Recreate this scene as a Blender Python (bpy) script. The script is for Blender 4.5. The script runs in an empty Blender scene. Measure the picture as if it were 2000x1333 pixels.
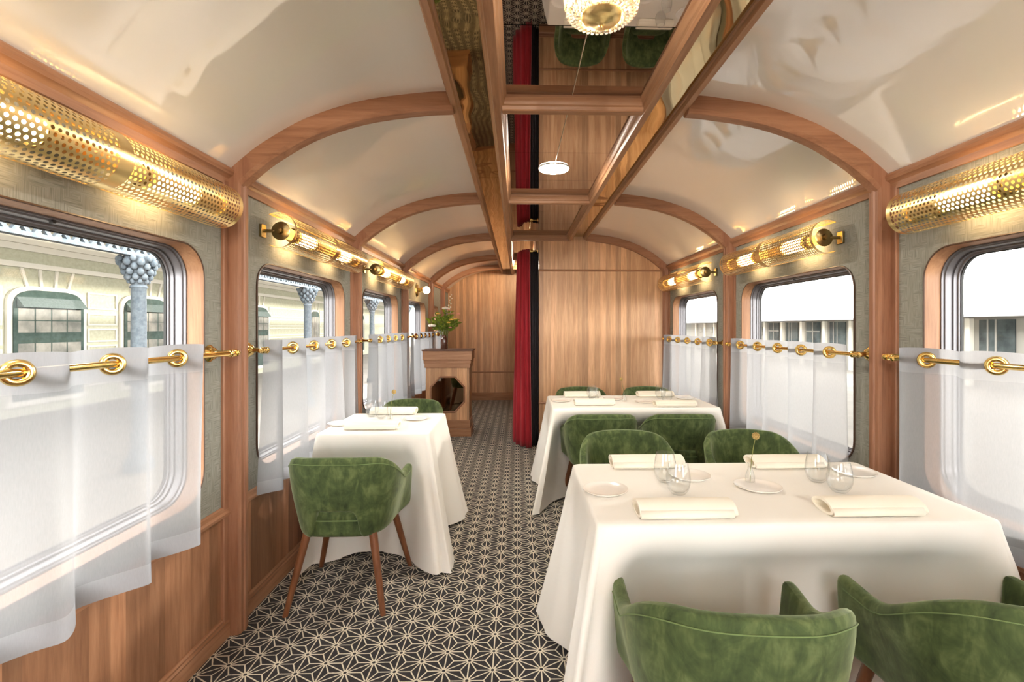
import bpy, math, random
import numpy as np
from mathutils import Vector

C = bpy.context.scene.collection
S = bpy.context.scene
PI = math.pi
random.seed(7)

# ------------------------------------------------------------------ camera
cam_d = bpy.data.cameras.new('camera')
cam = bpy.data.objects.new('camera', cam_d)
C.objects.link(cam)
cam.location = (0, 0, 1.36)
cam.rotation_euler = (PI / 2, 0, -0.027)
cam_d.sensor_width = 36
cam_d.lens = 944 / 2000 * 36
cam_d.shift_x = -0.018
cam_d.shift_y = -0.01375
cam_d.clip_start = 0.02
S.camera = cam

# ------------------------------------------------------------------ view, world, sun
S.view_settings.view_transform = 'Standard'
S.view_settings.look = 'None'
S.view_settings.exposure = 3.1
S.view_settings.gamma = 1
S.view_settings.use_curve_mapping = False
S.cycles.use_denoising = True
S.cycles.max_bounces = 10
S.cycles.diffuse_bounces = 6
S.cycles.glossy_bounces = 5
S.cycles.transmission_bounces = 8
S.cycles.transparent_max_bounces = 24
S.cycles.caustics_reflective = False
S.cycles.caustics_refractive = False
S.cycles.sample_clamp_indirect = 6

world = bpy.data.worlds.new('world')
S.world = world
world.use_nodes = True
bg = world.node_tree.nodes['Background']
bg.inputs[0].default_value = (1.0, 0.985, 0.96, 1)
bg.inputs[1].default_value = 1.9

sun_d = bpy.data.lights.new('sun', 'SUN')
sun = bpy.data.objects.new('sun', sun_d)
C.objects.link(sun)
sun.location = (20, 12, 8)
sun.rotation_euler = Vector((-1, -0.55, -0.205)).to_track_quat('-Z', 'Y').to_euler()
sun_d.energy = 0.8
sun_d.angle = math.radians(2.5)
sun_d.color = (1.0, 0.93, 0.82)

# ------------------------------------------------------------------ dimensions
WL, WR = -1.284, 1.716
XC = 0.216
YF, YB = -1.1, 9.0
RIBS = [0.53, 2.165, 3.785, 5.42, 7.05, 8.14]
HT = 0.75

# ------------------------------------------------------------------ node helpers
class NT:
    def __init__(s, name):
        s.m = bpy.data.materials.new(name)
        s.m.use_nodes = True
        s.t = s.m.node_tree
        s.t.nodes.clear()
        s.out = s.t.nodes.new('ShaderNodeOutputMaterial')
    def n(s, typ, ins=None, **kw):
        nd = s.t.nodes.new('ShaderNode' + typ)
        for k, v in kw.items():
            setattr(nd, k, v)
        if ins:
            for k, v in ins.items():
                s.set(nd.inputs[k], v)
        return nd
    def set(s, sock, v):
        if isinstance(v, bpy.types.NodeSocket):
            s.t.links.new(v, sock)
        else:
            if sock.type == 'RGBA' and len(v) == 3:
                v = (*v, 1)
            sock.default_value = v
    def math(s, op, a, b=None, c=None):
        nd = s.t.nodes.new('ShaderNodeMath')
        nd.operation = op
        s.set(nd.inputs[0], a)
        if b is not None: s.set(nd.inputs[1], b)
        if c is not None: s.set(nd.inputs[2], c)
        return nd.outputs[0]
    def ramp(s, fac, stops):
        nd = s.t.nodes.new('ShaderNodeValToRGB')
        e = nd.color_ramp.elements
        while len(e) < len(stops): e.new(0.5)
        for i, (p, c) in enumerate(stops):
            e[i].position = p
            e[i].color = (*c, 1) if len(c) == 3 else c
        s.set(nd.inputs[0], fac)
        return nd.outputs[0]
    def mix(s, fac, a, b, blend='MIX'):
        nd = s.t.nodes.new('ShaderNodeMix')
        nd.data_type = 'RGBA'
        nd.blend_type = blend
        s.set(nd.inputs[0], fac)
        s.set(nd.inputs[6], a)
        s.set(nd.inputs[7], b)
        return nd.outputs[2]
    def coord(s, which='Object'):
        return s.n('TexCoord').outputs[which]
    def mapping(s, vec, scale=(1, 1, 1), rot=(0, 0, 0)):
        return s.n('Mapping', {'Vector': vec, 'Scale': scale, 'Rotation': rot}).outputs[0]
    def noise(s, vec, scale=5, detail=3, rough=0.5, dist=0.0):
        return s.n('TexNoise', {'Vector': vec, 'Scale': scale, 'Detail': detail, 'Roughness': rough, 'Distortion': dist}).outputs[0]
    def bump(s, h, strength=0.3, dist=0.01):
        return s.n('Bump', {'Height': h, 'Strength': strength, 'Distance': dist}).outputs[0]
    def pr(s, **k):
        names = {'color': 'Base Color', 'rough': 'Roughness', 'metal': 'Metallic', 'normal': 'Normal', 'spec': 'Specular IOR Level',
                 'sheen': 'Sheen Weight', 'sheen_rough': 'Sheen Roughness', 'sheen_tint': 'Sheen Tint', 'coat': 'Coat Weight', 'coat_rough': 'Coat Roughness',
                 'emit': 'Emission Color', 'emit_s': 'Emission Strength', 'aniso': 'Anisotropic', 'coat_normal': 'Coat Normal', 'coat_ior': 'Coat IOR',
                 'trans': 'Transmission Weight', 'ior': 'IOR', 'sub': 'Subsurface Weight'}
        nd = s.n('BsdfPrincipled', {names[a]: b for a, b in k.items()})
        return nd.outputs[0]
    def done(s, sh):
        s.t.links.new(sh, s.out.inputs[0])
        return s.m

def simple(name, color, rough=0.5, metal=0.0, **k):
    t = NT(name)
    return t.done(t.pr(color=color, rough=rough, metal=metal, **k))

def wood(name, grain='Z', plank=None, light=(0.46, 0.235, 0.125), mid=(0.335, 0.157, 0.078), dark=(0.205, 0.086, 0.040), rough=0.42, pscale=16.0, var=0.75):
    def ds(c):
        l = 0.3 * c[0] + 0.55 * c[1] + 0.15 * c[2]
        return tuple(l + (q - l) * 0.95 for q in c)
    light, mid, dark = ds(light), ds(mid), ds(dark)
    t = NT(name)
    co = t.coord()
    sc = {'X': (1.0, 16, 16), 'Y': (16, 1.0, 16), 'Z': (16, 16, 1.0)}[grain]
    v = t.mapping(co, sc)
    if plank:
        sep = t.n('SeparateXYZ', {0: co})
        ax = sep.outputs[{'X': 0, 'Y': 1, 'Z': 2}[plank]]
        vor = t.n('TexVoronoi', {'W': ax, 'Scale': pscale, 'Randomness': 0.8}, voronoi_dimensions='1D')
        cell = t.n('SeparateColor', {0: vor.outputs['Color']}).outputs[0]
        off = t.n('CombineXYZ', {0: t.math('MULTIPLY', cell, 37.0), 1: t.math('MULTIPLY', cell, 23.0), 2: t.math('MULTIPLY', cell, 51.0)}).outputs[0]
        v = t.n('VectorMath', {0: v, 1: off}, operation='ADD').outputs[0]
    n1 = t.noise(v, 1.6, 6, 0.62, 0.6)
    n2 = t.noise(t.mapping(v, (3.5, 3.5, 3.5)), 2.0, 4, 0.7, 0.2)
    f = t.math('ADD', t.math('MULTIPLY', n1, 0.7), t.math('MULTIPLY', n2, 0.3))
    col = t.ramp(f, [(0.30, dark), (0.50, mid), (0.70, light)])
    if plank:
        tone = t.math('MULTIPLY_ADD', cell, var, 1.0 - var * 0.45)
        cc = t.n('CombineColor', {0: tone, 1: tone, 2: tone}).outputs[0]
        col = t.mix(1.0, col, cc, 'MULTIPLY')
    nm = t.bump(f, 0.12, 0.004)
    return t.done(t.pr(color=col, rough=rough, normal=nm, spec=0.4))

def fabric_wall():
    t = NT('wall linen')
    co = t.coord()
    sep = t.n('SeparateXYZ', {0: co})
    y, z = sep.outputs[1], sep.outputs[2]
    a = t.noise(t.n('CombineXYZ', {0: 0.0, 1: t.math('MULTIPLY', y, 14.0), 2: t.math('MULTIPLY', z, 260.0)}).outputs[0], 1.0, 2, 0.5)
    b = t.noise(t.n('CombineXYZ', {0: 3.0, 1: t.math('MULTIPLY', y, 260.0), 2: t.math('MULTIPLY', z, 14.0)}).outputs[0], 1.0, 2, 0.5)
    patch = t.noise(co, 22.0, 1, 0.4)
    sel = t.math('GREATER_THAN', patch, 0.5)
    w = t.n('Mix', {0: sel, 2: a, 3: b}).outputs[0]
    col = t.ramp(w, [(0.28, (0.19, 0.187, 0.160)), (0.52, (0.275, 0.27, 0.232)), (0.76, (0.34, 0.335, 0.295))])
    return t.done(t.pr(color=col, rough=0.85, normal=t.bump(w, 0.3, 0.003), spec=0.2))

def carpet():
    t = NT('hemp leaf carpet')
    a = 0.1115
    h = a * math.sqrt(3) / 2
    sep = t.n('SeparateXYZ', {0: t.coord()})
    x0 = t.math('ADD', sep.outputs[0], 0.0015)
    y0 = t.math('ADD', sep.outputs[1], -2.0855 + 20 * a)
    best = None
    for k in range(3):
        c, s = math.cos(k * PI / 3), math.sin(k * PI / 3)
        xr = t.math('ADD', t.math('MULTIPLY', x0, c), t.math('MULTIPLY', y0, s))
        yr = t.math('SUBTRACT', t.math('MULTIPLY', y0, c), t.math('MULTIPLY', x0, s))
        tt = t.math('DIVIDE', xr, h)
        uu = t.math('DIVIDE', yr, a / 2)
        de = t.math('MULTIPLY', t.math('ABSOLUTE', t.math('SUBTRACT', tt, t.math('ROUND', tt))), h)
        ur = t.math('ROUND', uu)
        da = t.math('MULTIPLY', t.math('ABSOLUTE', t.math('SUBTRACT', uu, ur)), a / 2)
        sm = t.math('FLOORED_MODULO', t.math('ADD', tt, ur), 2.0)
        drawn = t.math('GREATER_THAN', t.math('ABSOLUTE', t.math('SUBTRACT', sm, 1.0)), 1 / 3)
        da = t.math('ADD', da, t.math('MULTIPLY', t.math('SUBTRACT', 1.0, drawn), 1.0))
        d = t.math('MINIMUM', de, da)
        best = d if best is None else t.math('MINIMUM', best, d)
    def vert(ox, oy):
        tx = t.math('DIVIDE', t.math('SUBTRACT', x0, ox), 2 * h)
        ty = t.math('DIVIDE', t.math('SUBTRACT', y0, oy), a)
        dx = t.math('MULTIPLY', t.math('SUBTRACT', tx, t.math('ROUND', tx)), 2 * h)
        dy = t.math('MULTIPLY', t.math('SUBTRACT', ty, t.math('ROUND', ty)), a)
        return t.math('SQRT', t.math('ADD', t.math('MULTIPLY', dx, dx), t.math('MULTIPLY', dy, dy)))
    dv = t.math('MINIMUM', vert(0, 0), vert(h, a / 2))
    wob = t.math('MULTIPLY', t.math('SUBTRACT', t.noise(t.coord(), 260, 1, 0.5), 0.5), 0.0022)
    line = t.math('LESS_THAN', t.math('ADD', best, wob), 0.0026)
    ring = t.math('LESS_THAN', dv, 0.0115)
    dot = t.math('LESS_THAN', dv, 0.0068)
    lr = t.math('MAXIMUM', line, ring)
    lr = t.math('MULTIPLY', lr, t.math('SUBTRACT', 1.0, dot))
    pile = t.noise(t.coord(), 420, 2, 0.6)
    dk = t.ramp(pile, [(0.25, (0.010, 0.0085, 0.0095)), (0.75, (0.028, 0.024, 0.026))])
    lt = t.ramp(pile, [(0.25, (0.52, 0.46, 0.35)), (0.75, (0.78, 0.71, 0.57))])
    col = t.mix(lr, dk, lt)
    return t.done(t.pr(color=col, rough=0.95, normal=t.bump(pile, 0.5, 0.003), spec=0.1, sheen=0.15))

def velvet():
    t = NT('green velvet')
    co = t.coord()
    n1 = t.noise(co, 9.0, 4, 0.65, 0.8)
    n2 = t.noise(t.mapping(co, (14, 14, 5)), 2.0, 3, 0.6, 0.8)
    f = t.math('ADD', t.math('MULTIPLY', n1, 0.6), t.math('MULTIPLY', n2, 0.4))
    col = t.ramp(f, [(0.34, (0.030, 0.046, 0.020)), (0.50, (0.072, 0.105, 0.038)), (0.66, (0.155, 0.195, 0.078))])
    return t.done(t.pr(color=col, rough=0.85, sheen=0.45, sheen_rough=0.4, sheen_tint=(0.8, 0.9, 0.6), spec=0.2, normal=t.bump(n2, 0.08, 0.004)))

def sheer(name, transp, col=(0.335, 0.335, 0.35)):
    t = NT(name)
    co = t.coord()
    n = t.noise(t.mapping(co, (60, 500, 60)), 1.0, 2, 0.6)
    tr = t.n('BsdfTransparent', {0: (1, 1, 1)})
    df = t.n('BsdfDiffuse', {0: col})
    tl = t.n('BsdfTranslucent', {0: col})
    m1 = t.n('MixShader', {0: 0.55, 1: df.outputs[0], 2: tl.outputs[0]})
    fac = t.math('MULTIPLY_ADD', n, -0.14, transp + 0.07)
    m2 = t.n('MixShader', {0: fac, 1: m1.outputs[0], 2: tr.outputs[0]})
    return t.done(m2.outputs[0])

def clear_glass(name, tint=(0.97, 0.98, 0.98), lo=0.03, hi=0.55, power=3.0, rough=0.01, dark=1.0):
    t = NT(name)
    lw = t.n('LayerWeight', {0: 0.5})
    f = t.math('MULTIPLY_ADD', t.math('POWER', lw.outputs['Facing'], power), hi, lo)
    edge = t.math('POWER', lw.outputs['Facing'], 3.5)
    tr = t.n('BsdfTransparent', {0: t.mix(edge, tint, tuple(q * dark for q in tint))})
    gl = t.n('BsdfGlossy', {0: (1, 1, 1), 'Roughness': rough})
    return t.done(t.n('MixShader', {0: f, 1: tr.outputs[0], 2: gl.outputs[0]}).outputs[0])

def emitter(name, col, s):
    t = NT(name)
    return t.done(t.n('Emission', {0: col, 1: s}).outputs[0])

def cloth_mat(name, col, scale=900):
    t = NT(name)
    co = t.coord()
    n = t.noise(t.mapping(co, (1, 1, 1)), scale, 2, 0.6)
    n2 = t.noise(co, 6.0, 2, 0.5)
    c = t.mix(t.math('MULTIPLY', n2, 0.12), col, tuple(q * 0.86 for q in col))
    return t.done(t.pr(color=c, rough=0.8, spec=0.2, sheen=0.15, normal=t.bump(n, 0.12, 0.0015)))

def ceiling_mat():
    t = NT('gloss cream ceiling')
    co = t.coord()
    w = t.noise(co, 2.2, 2, 0.5)
    nm = t.bump(w, 0.06, 0.05)
    return t.done(t.pr(color=(0.87, 0.845, 0.80), rough=0.3, spec=0.6, coat=1.0, coat_ior=2.2, coat_rough=0.03, coat_normal=nm))

def mirror_mat(name, col, rough, wav):
    t = NT(name)
    co = t.coord()
    k = dict(color=col, metal=1.0, rough=rough)
    if wav: k['normal'] = t.bump(t.noise(co, 3.5, 1, 0.4), wav, 0.05)
    return t.done(t.pr(**k))

def stucco(name, c1, c2, sc=8):
    t = NT(name)
    n = t.noise(t.coord(), sc, 5, 0.6)
    return t.done(t.pr(color=t.ramp(n, [(0.35, c1), (0.65, c2)]), rough=0.9, normal=t.bump(n, 0.2, 0.01)))

def redvelvet():
    t = NT('crimson velvet')
    n = t.noise(t.mapping(t.coord(), (30, 30, 2)), 1.0, 3, 0.6)
    col = t.ramp(n, [(0.3, (0.22, 0.010, 0.018)), (0.7, (0.42, 0.024, 0.034))])
    return t.done(t.pr(color=col, rough=0.8, sheen=0.4, sheen_tint=(1, 0.5, 0.5), spec=0.2))

M = {}
M['wood_z_y'] = wood('walnut planks side', 'Z', 'Y')
M['wood_z_x'] = wood('walnut planks end', 'Z', 'X', var=0.5, light=(0.76, 0.47, 0.26), mid=(0.58, 0.325, 0.165), dark=(0.40, 0.195, 0.092))
M['wood_z'] = wood('walnut upright', 'Z', light=(0.40, 0.20, 0.115), mid=(0.315, 0.142, 0.075), dark=(0.20, 0.082, 0.040))
M['wood_y'] = wood('walnut lengthwise', 'Y', light=(0.46, 0.24, 0.13), mid=(0.37, 0.175, 0.088), dark=(0.24, 0.10, 0.047))
M['wood_x'] = wood('walnut crosswise', 'X', light=(0.42, 0.215, 0.118), mid=(0.33, 0.155, 0.080), dark=(0.21, 0.090, 0.043))
M['beam_y'] = wood('walnut beam', 'Y', light=(0.48, 0.265, 0.138), mid=(0.385, 0.195, 0.096), dark=(0.255, 0.112, 0.051))
M['beam_x'] = wood('walnut bar', 'X', light=(0.46, 0.245, 0.128), mid=(0.37, 0.182, 0.09), dark=(0.245, 0.104, 0.048))
M['legwood'] = wood('walnut chair leg', 'Z', light=(0.26, 0.105, 0.045), mid=(0.19, 0.070, 0.028), dark=(0.11, 0.038, 0.016), rough=0.35)
M['reveal'] = wood('walnut reveal', 'Z', light=(0.46, 0.25, 0.125), mid=(0.35, 0.175, 0.083), dark=(0.22, 0.095, 0.042))
M['darkedge'] = simple('dark edge bead', (0.075, 0.04, 0.025), 0.4)
M['linen'] = fabric_wall()
M['carpet'] = carpet()
M['velvet'] = velvet()
M['piping'] = simple('green piping', (0.16, 0.23, 0.085), 0.8)
M['ceiling'] = ceiling_mat()
M['mirror'] = mirror_mat('smoked mirror', (0.40, 0.345, 0.31), 0.015, 0)
M['bronze'] = mirror_mat('amber mirror', (0.62, 0.46, 0.23), 0.03, 0.10)
M['octmirror'] = mirror_mat('bronze mirror glass', (0.36, 0.29, 0.22), 0.03, 0)
M['brass'] = simple('polished brass', (0.80, 0.56, 0.20), 0.16, 1.0)
M['brass_dark'] = simple('aged brass', (0.36, 0.27, 0.12), 0.28, 1.0)
M['gold'] = simple('satin brass', (0.94, 0.72, 0.33), 0.30, 1.0)
M['metal'] = simple('grey window metal', (0.17, 0.165, 0.175), 0.38, 0.7)
M['rubber'] = simple('black gasket', (0.02, 0.02, 0.02), 0.6)
M['pane'] = clear_glass('window glass', (0.97, 0.985, 0.98), 0.02, 0.35, 4.0)
M['glass'] = clear_glass('drinking glass', (0.975, 0.98, 0.98), 0.03, 0.40, 4.0, dark=0.78)
M['sheer'] = sheer('sheer voile', 0.23)
M['voile2'] = sheer('doubled voile', 0.06)
M['cloth'] = cloth_mat('white table linen', (0.86, 0.835, 0.785))
M['napkin'] = cloth_mat('ivory napkin', (0.87, 0.815, 0.70))
M['china'] = simple('white china', (0.86, 0.83, 0.79), 0.22, 0, coat=0.4)
M['bulb'] = emitter('warm bulb', (1.0, 0.67, 0.33), 3.4)
M['rear_fill_bulb'] = emitter('rear fill bulb', (1.0, 0.90, 0.77), 1500)  # for the added fill lamp behind the camera
M['corridor_fill_bulb'] = emitter('corridor fill bulb', (1.0, 0.80, 0.56), 950)  # for the added lamp that brightens the corridor
M['globe'] = emitter('warm globe', (1.0, 0.62, 0.26), 8)
M['crystal'] = clear_glass('cut crystal', (0.80, 0.79, 0.77), 0.36, 0.6, 1.4, 0.06)
M['white'] = simple('white enamel', (0.85, 0.82, 0.76), 0.4)
M['red'] = redvelvet()
M['navy'] = simple('dark curtain strip', (0.012, 0.009, 0.011), 0.9)
M['chain'] = simple('pale cable', (0.55, 0.45, 0.33), 0.4)
M['vase'] = simple('brown glass vase', (0.09, 0.035, 0.022), 0.12, 0, coat=0.6)
M['leaf'] = stucco('leaves', (0.07, 0.15, 0.012), (0.30, 0.36, 0.035), 20)
M['stem'] = simple('flower stem', (0.20, 0.22, 0.05), 0.6)
M['petal_w'] = simple('white petals', (0.85, 0.82, 0.76), 0.6)
M['petal_y'] = simple('yellow petals', (0.80, 0.50, 0.10), 0.6)
M['petal_p'] = simple('pink petals', (0.75, 0.34, 0.26), 0.6)
M['seed'] = stucco('seed head', (0.22, 0.13, 0.035), (0.55, 0.40, 0.15), 300)
M['facade'] = stucco('pale green stucco', (0.36, 0.355, 0.26), (0.43, 0.425, 0.325), 14)
M['facade_w'] = simple('cream stucco trim', (0.60, 0.57, 0.50), 0.9)
M['greenwin'] = stucco('green window paint', (0.026, 0.048, 0.040), (0.050, 0.080, 0.068), 9)
M['awning'] = stucco('grey green awning', (0.085, 0.115, 0.108), (0.12, 0.15, 0.142), 30)
M['winpane'] = stucco('dim window glass', (0.14, 0.14, 0.125), (0.30, 0.285, 0.25), 2.5)
M['iron'] = stucco('blue grey iron', (0.060, 0.078, 0.095), (0.110, 0.132, 0.150), 20)
M['paving'] = stucco('pale paving', (0.115, 0.104, 0.09), (0.16, 0.146, 0.128), 0.9)
M['kerb'] = simple('pale kerb', (0.26, 0.25, 0.23), 0.9)
M['track'] = stucco('track bed', (0.11, 0.10, 0.09), (0.20, 0.19, 0.175), 30)
M['hallwall'] = simple('cream hall wall', (0.24, 0.228, 0.205), 0.9)
M['hallroof'] = stucco('white roof', (0.36, 0.355, 0.345), (0.41, 0.405, 0.395), 0.6)
M['hallpane'] = stucco('dark hall glass', (0.012, 0.020, 0.021), (0.060, 0.075, 0.075), 1.6)

# ------------------------------------------------------------------ mesh builder
class MB:
    def __init__(s): s.v = []; s.f = []
    def add(s, vs, fs):
        o = len(s.v)
        s.v += [tuple(map(float, p)) for p in vs]
        s.f += [tuple(i + o for i in f) for f in fs]
        return s
    def box(s, x0, x1, y0, y1, z0, z1):
        return s.add([(x0, y0, z0), (x1, y0, z0), (x1, y1, z0), (x0, y1, z0), (x0, y0, z1), (x1, y0, z1), (x1, y1, z1), (x0, y1, z1)],
                     [(0, 3, 2, 1), (4, 5, 6, 7), (0, 1, 5, 4), (1, 2, 6, 5), (2, 3, 7, 6), (3, 0, 4, 7)])
    def grid(s, rows, cu=False, cv=False, cap0=False, cap1=False):
        n, m = len(rows), len(rows[0])
        fs = []
        for i in range(n if cu else n - 1):
            for j in range(m if cv else m - 1):
                a, b = i * m + j, i * m + (j + 1) % m
                c, d = ((i + 1) % n) * m + (j + 1) % m, ((i + 1) % n) * m + j
                fs.append((a, b, c, d))
        if cap0: fs.append(tuple(range(m - 1, -1, -1)))
        if cap1: fs.append(tuple((n - 1) * m + j for j in range(m)))
        return s.add([p for r in rows for p in r], fs)
    def lathe(s, prof, c=(0, 0, 0), axis='Z', n=32, cap0=True, cap1=True):
        rows = []
        for r, h in prof:
            row = []
            for k in range(n):
                a = 2 * PI * k / n
                u, v = r * math.cos(a), r * math.sin(a)
                p = {'Z': (u, v, h), 'X': (h, u, v), 'Y': (v, h, u)}[axis]
                row.append((c[0] + p[0], c[1] + p[1], c[2] + p[2]))
            rows.append(row)
        return s.grid(rows, cv=True, cap0=cap0, cap1=cap1)
    def tube(s, path, r, n=10, closed=False, r1=None):
        P = [Vector(p) for p in path]
        rows = []
        N = len(P)
        up = Vector((0, 0, 1))
        for i in range(N):
            a = P[(i - 1) % N] if (closed or i > 0) else P[i]
            b = P[(i + 1) % N] if (closed or i < N - 1) else P[i]
            t = (b - a).normalized()
            if abs(t.dot(up)) > 0.97: up = Vector((1, 0, 0)) if abs(t.x) < 0.9 else Vector((0, 1, 0))
            e1 = t.cross(up).normalized()
            e2 = e1.cross(t).normalized()
            up = e2
            rr = r if r1 is None else r + (r1 - r) * i / (N - 1)
            rows.append([tuple(P[i] + e1 * rr * math.cos(2 * PI * k / n) + e2 * rr * math.sin(2 * PI * k / n)) for k in range(n)])
        return s.grid(rows, cu=closed, cv=True, cap0=not closed, cap1=not closed)
    def prism(s, poly, axis, a, b):
        # poly: 2-D points; axis X: (y,z); Y: (x,z); Z: (x,y)
        def P(p, h): return {'X': (h, p[0], p[1]), 'Y': (p[0], h, p[1]), 'Z': (p[0], p[1], h)}[axis]
        return s.grid([[P(p, a) for p in poly], [P(p, b) for p in poly]], cv=True, cap0=True, cap1=True)
    def sphere(s, c, r, n=16, m=10, sq=(1, 1, 1)):
        rows = [[(c[0] + sq[0] * r * math.sin(PI * i / m) * math.cos(2 * PI * k / n), c[1] + sq[1] * r * math.sin(PI * i / m) * math.sin(2 * PI * k / n), c[2] + sq[2] * r * math.cos(PI * i / m)) for k in range(n)] for i in range(1, m)]
        o = len(s.v)
        s.grid(rows, cv=True, cap0=True, cap1=True)
        return s
    def build(s, name, mat, parent=None, smooth=40, bevel=0, solid=0, sub=0, loc=None):
        me = bpy.data.meshes.new(name)
        me.from_pydata(s.v, [], s.f)
        me.materials.append(M[mat] if isinstance(mat, str) else mat)
        me.validate()
        if smooth:
            me.shade_smooth()
            me.set_sharp_from_angle(angle=math.radians(smooth))
        ob = bpy.data.objects.new(name, me)
        C.objects.link(ob)
        if parent: ob.parent = parent
        if loc: ob.location = loc
        if solid:
            md = ob.modifiers.new('solid', 'SOLIDIFY'); md.thickness = solid; md.offset = 0
        if bevel:
            md = ob.modifiers.new('bevel', 'BEVEL'); md.width = bevel; md.segments = 2; md.limit_method = 'ANGLE'; md.angle_limit = math.radians(35)
        if sub:
            md = ob.modifiers.new('sub', 'SUBSURF'); md.levels = sub; md.render_levels = sub
        return ob

def tag(o, label, cat=None, group=None, kind=None):
    o['label'] = label
    if cat: o['category'] = cat
    if group: o['group'] = group
    if kind: o['kind'] = kind
    return o

def struct(o, label, cat):
    return tag(o, label, cat, None, 'structure')

def thing(name, label, cat, loc=(0, 0, 0), rz=0, group=None):
    o = bpy.data.objects.new(name, None)
    o.empty_display_size = 0.1
    C.objects.link(o)
    o.location = loc
    o.rotation_euler = (0, 0, rz)
    return tag(o, label, cat, group)

def dup(o, loc, rz=0, label=None, group=None, parent=None):
    c = o.copy(); C.objects.link(c)
    if parent is None:
        c.location = loc; c.rotation_euler = (0, 0, rz)
        if label: c['label'] = label
        if group: c['group'] = group
    else:
        c.parent = parent
    for ch in list(o.children):
        if ch.name in DUPABLE or True:
            dup(ch, None, parent=c)
    return c
DUPABLE = set()

TRIM = [0]
def trim():
    TRIM[0] += 1
    return 'trim_%d' % TRIM[0]

# ------------------------------------------------------------------ vault profile
_pts = [(0.0, 2.425), (0.3, 2.421), (0.51, 2.413), (0.67, 2.402), (0.92, 2.362), (1.15, 2.285), (1.33, 2.182), (1.43, 2.105), (1.5, 2.040)]
def _cat(pts, k=6):
    out = []
    P = [np.array(p) for p in pts]
    P = [2 * P[0] - P[1]] + P + [2 * P[-1] - P[-2]]
    for i in range(1, len(P) - 2):
        for j in range(k):
            t = j / k
            out.append(0.5 * ((2 * P[i]) + (-P[i - 1] + P[i + 1]) * t + (2 * P[i - 1] - 5 * P[i] + 4 * P[i + 1] - P[i + 2]) * t * t + (-P[i - 1] + 3 * P[i] - 3 * P[i + 1] + P[i + 2]) * t ** 3))
    out.append(P[-2])
    return np.array(out)
VA = _cat(_pts)
def vault_z(x): return float(np.interp(abs(x - XC), VA[:, 0], VA[:, 1]))

OBL, OBR = -0.285, 0.765     # outer beam centres
IBL, IBR = -0.088, 0.588     # inner beam centres

# ------------------------------------------------------------------ floor
b = MB()
b.add([(WL - 0.05, YF, 0), (WR + 0.05, YF, 0), (WR + 0.05, YB, 0), (WL - 0.05, YB, 0)], [(0, 1, 2, 3)])
struct(b.build('floor', 'carpet', smooth=0), 'dark carpet with a cream hemp leaf star pattern', 'floor')

# ------------------------------------------------------------------ ceiling vault
b = MB()
for sgn, lim in ((-1, XC - OBL - 0.01), (1, OBR - XC - 0.01)):
    us = [lim] + [u for u in VA[:, 0] if u > lim + 0.004]
    rows = []
    ys = np.linspace(YF, YB, 26)
    for u in us:
        z = float(np.interp(u, VA[:, 0], VA[:, 1]))
        rows.append([(XC + sgn * u, y, z) for y in ys])
    b.grid(rows)
ceil = struct(b.build('ceiling', 'ceiling', smooth=60), 'glossy cream barrel vault ceiling', 'ceiling')

def beam_profile(w, h, x, ztop, zbot):
    # stepped moulding, symmetrical, hanging from ztop to zbot
    s = [(-w, ztop), (-w, ztop - 0.35 * h), (-w * 0.86, ztop - 0.42 * h), (-w * 0.74, ztop - 0.55 * h), (-w * 0.70, ztop - 0.70 * h), (-w * 0.52, ztop - 0.76 * h), (-w * 0.46, zbot + 0.06 * h), (-w * 0.38, zbot)]
    return [(x + p, z) for p, z in s] + [(x - p, z) for p, z in reversed(s)]
for nm, x, w, zt, zb in (('outer_beam', OBL, 0.031, 2.43, 2.352), ('inner_beam', IBL, 0.040, 2.41, 2.328), ('inner_beam', IBR, 0.040, 2.41, 2.328), ('outer_beam', OBR, 0.031, 2.43, 2.352)):
    MB().prism(beam_profile(w, zt - zb, x, zt, zb), 'Y', YF, YB).build(nm, 'beam_y', ceil, smooth=25)
for y in RIBS:
    prof = [(yy, z) for yy, z in beam_profile(0.050, 0.075, y + 0.02, 2.405, 2.330)]
    MB().prism(prof, 'X', IBL + 0.02, IBR - 0.02).build('crossbar', 'beam_x', ceil, smooth=25)
for nm, x0, x1 in (('amber_mirror_strip', OBL, IBL), ('amber_mirror_strip', IBR, OBR)):
    MB().box(x0 + 0.01, x1 - 0.01, YF, YB, 2.385, 2.40).build(nm, 'bronze', ceil, smooth=0)
edges = [YF] + RIBS + [YB]
for i in range(len(edges) - 1):
    a, c = edges[i], edges[i + 1]
    cuts = [a, a + (c - a) * 0.30, a + (c - a) * 0.62, c] if c - a > 1.2 else [a, c]
    if i == 1: cuts = [a, 1.645, c]
    if i == 2: cuts = [a, 2.845, 3.38, c]
    for j in range(len(cuts) - 1):
        g0 = 0.0 if j == 0 else 0.0012
        MB().box(IBL, IBR, cuts[j] + g0, cuts[j + 1] - (0.003 if i == 1 else 0.0012), 2.388, 2.396).build('smoked_mirror_panel', 'mirror', ceil, smooth=0)
MB().box(IBL, IBR, YF, YB, 2.398, 2.403).build('backing_board', 'rubber', ceil, smooth=0)

# ------------------------------------------------------------------ walls with windows
def rrect(y0, y1, z0, z1, r, k=8):
    pts = []
    for cy, cz, a0 in ((y1 - r, z1 - r, 0), (y0 + r, z1 - r, 90), (y0 + r, z0 + r, 180), (y1 - r, z0 + r, 270)):
        for i in range(k + 1):
            a = math.radians(a0 + 90 * i / k)
            pts.append((cy + r * math.cos(a), cz + r * math.sin(a)))
    return pts

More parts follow.
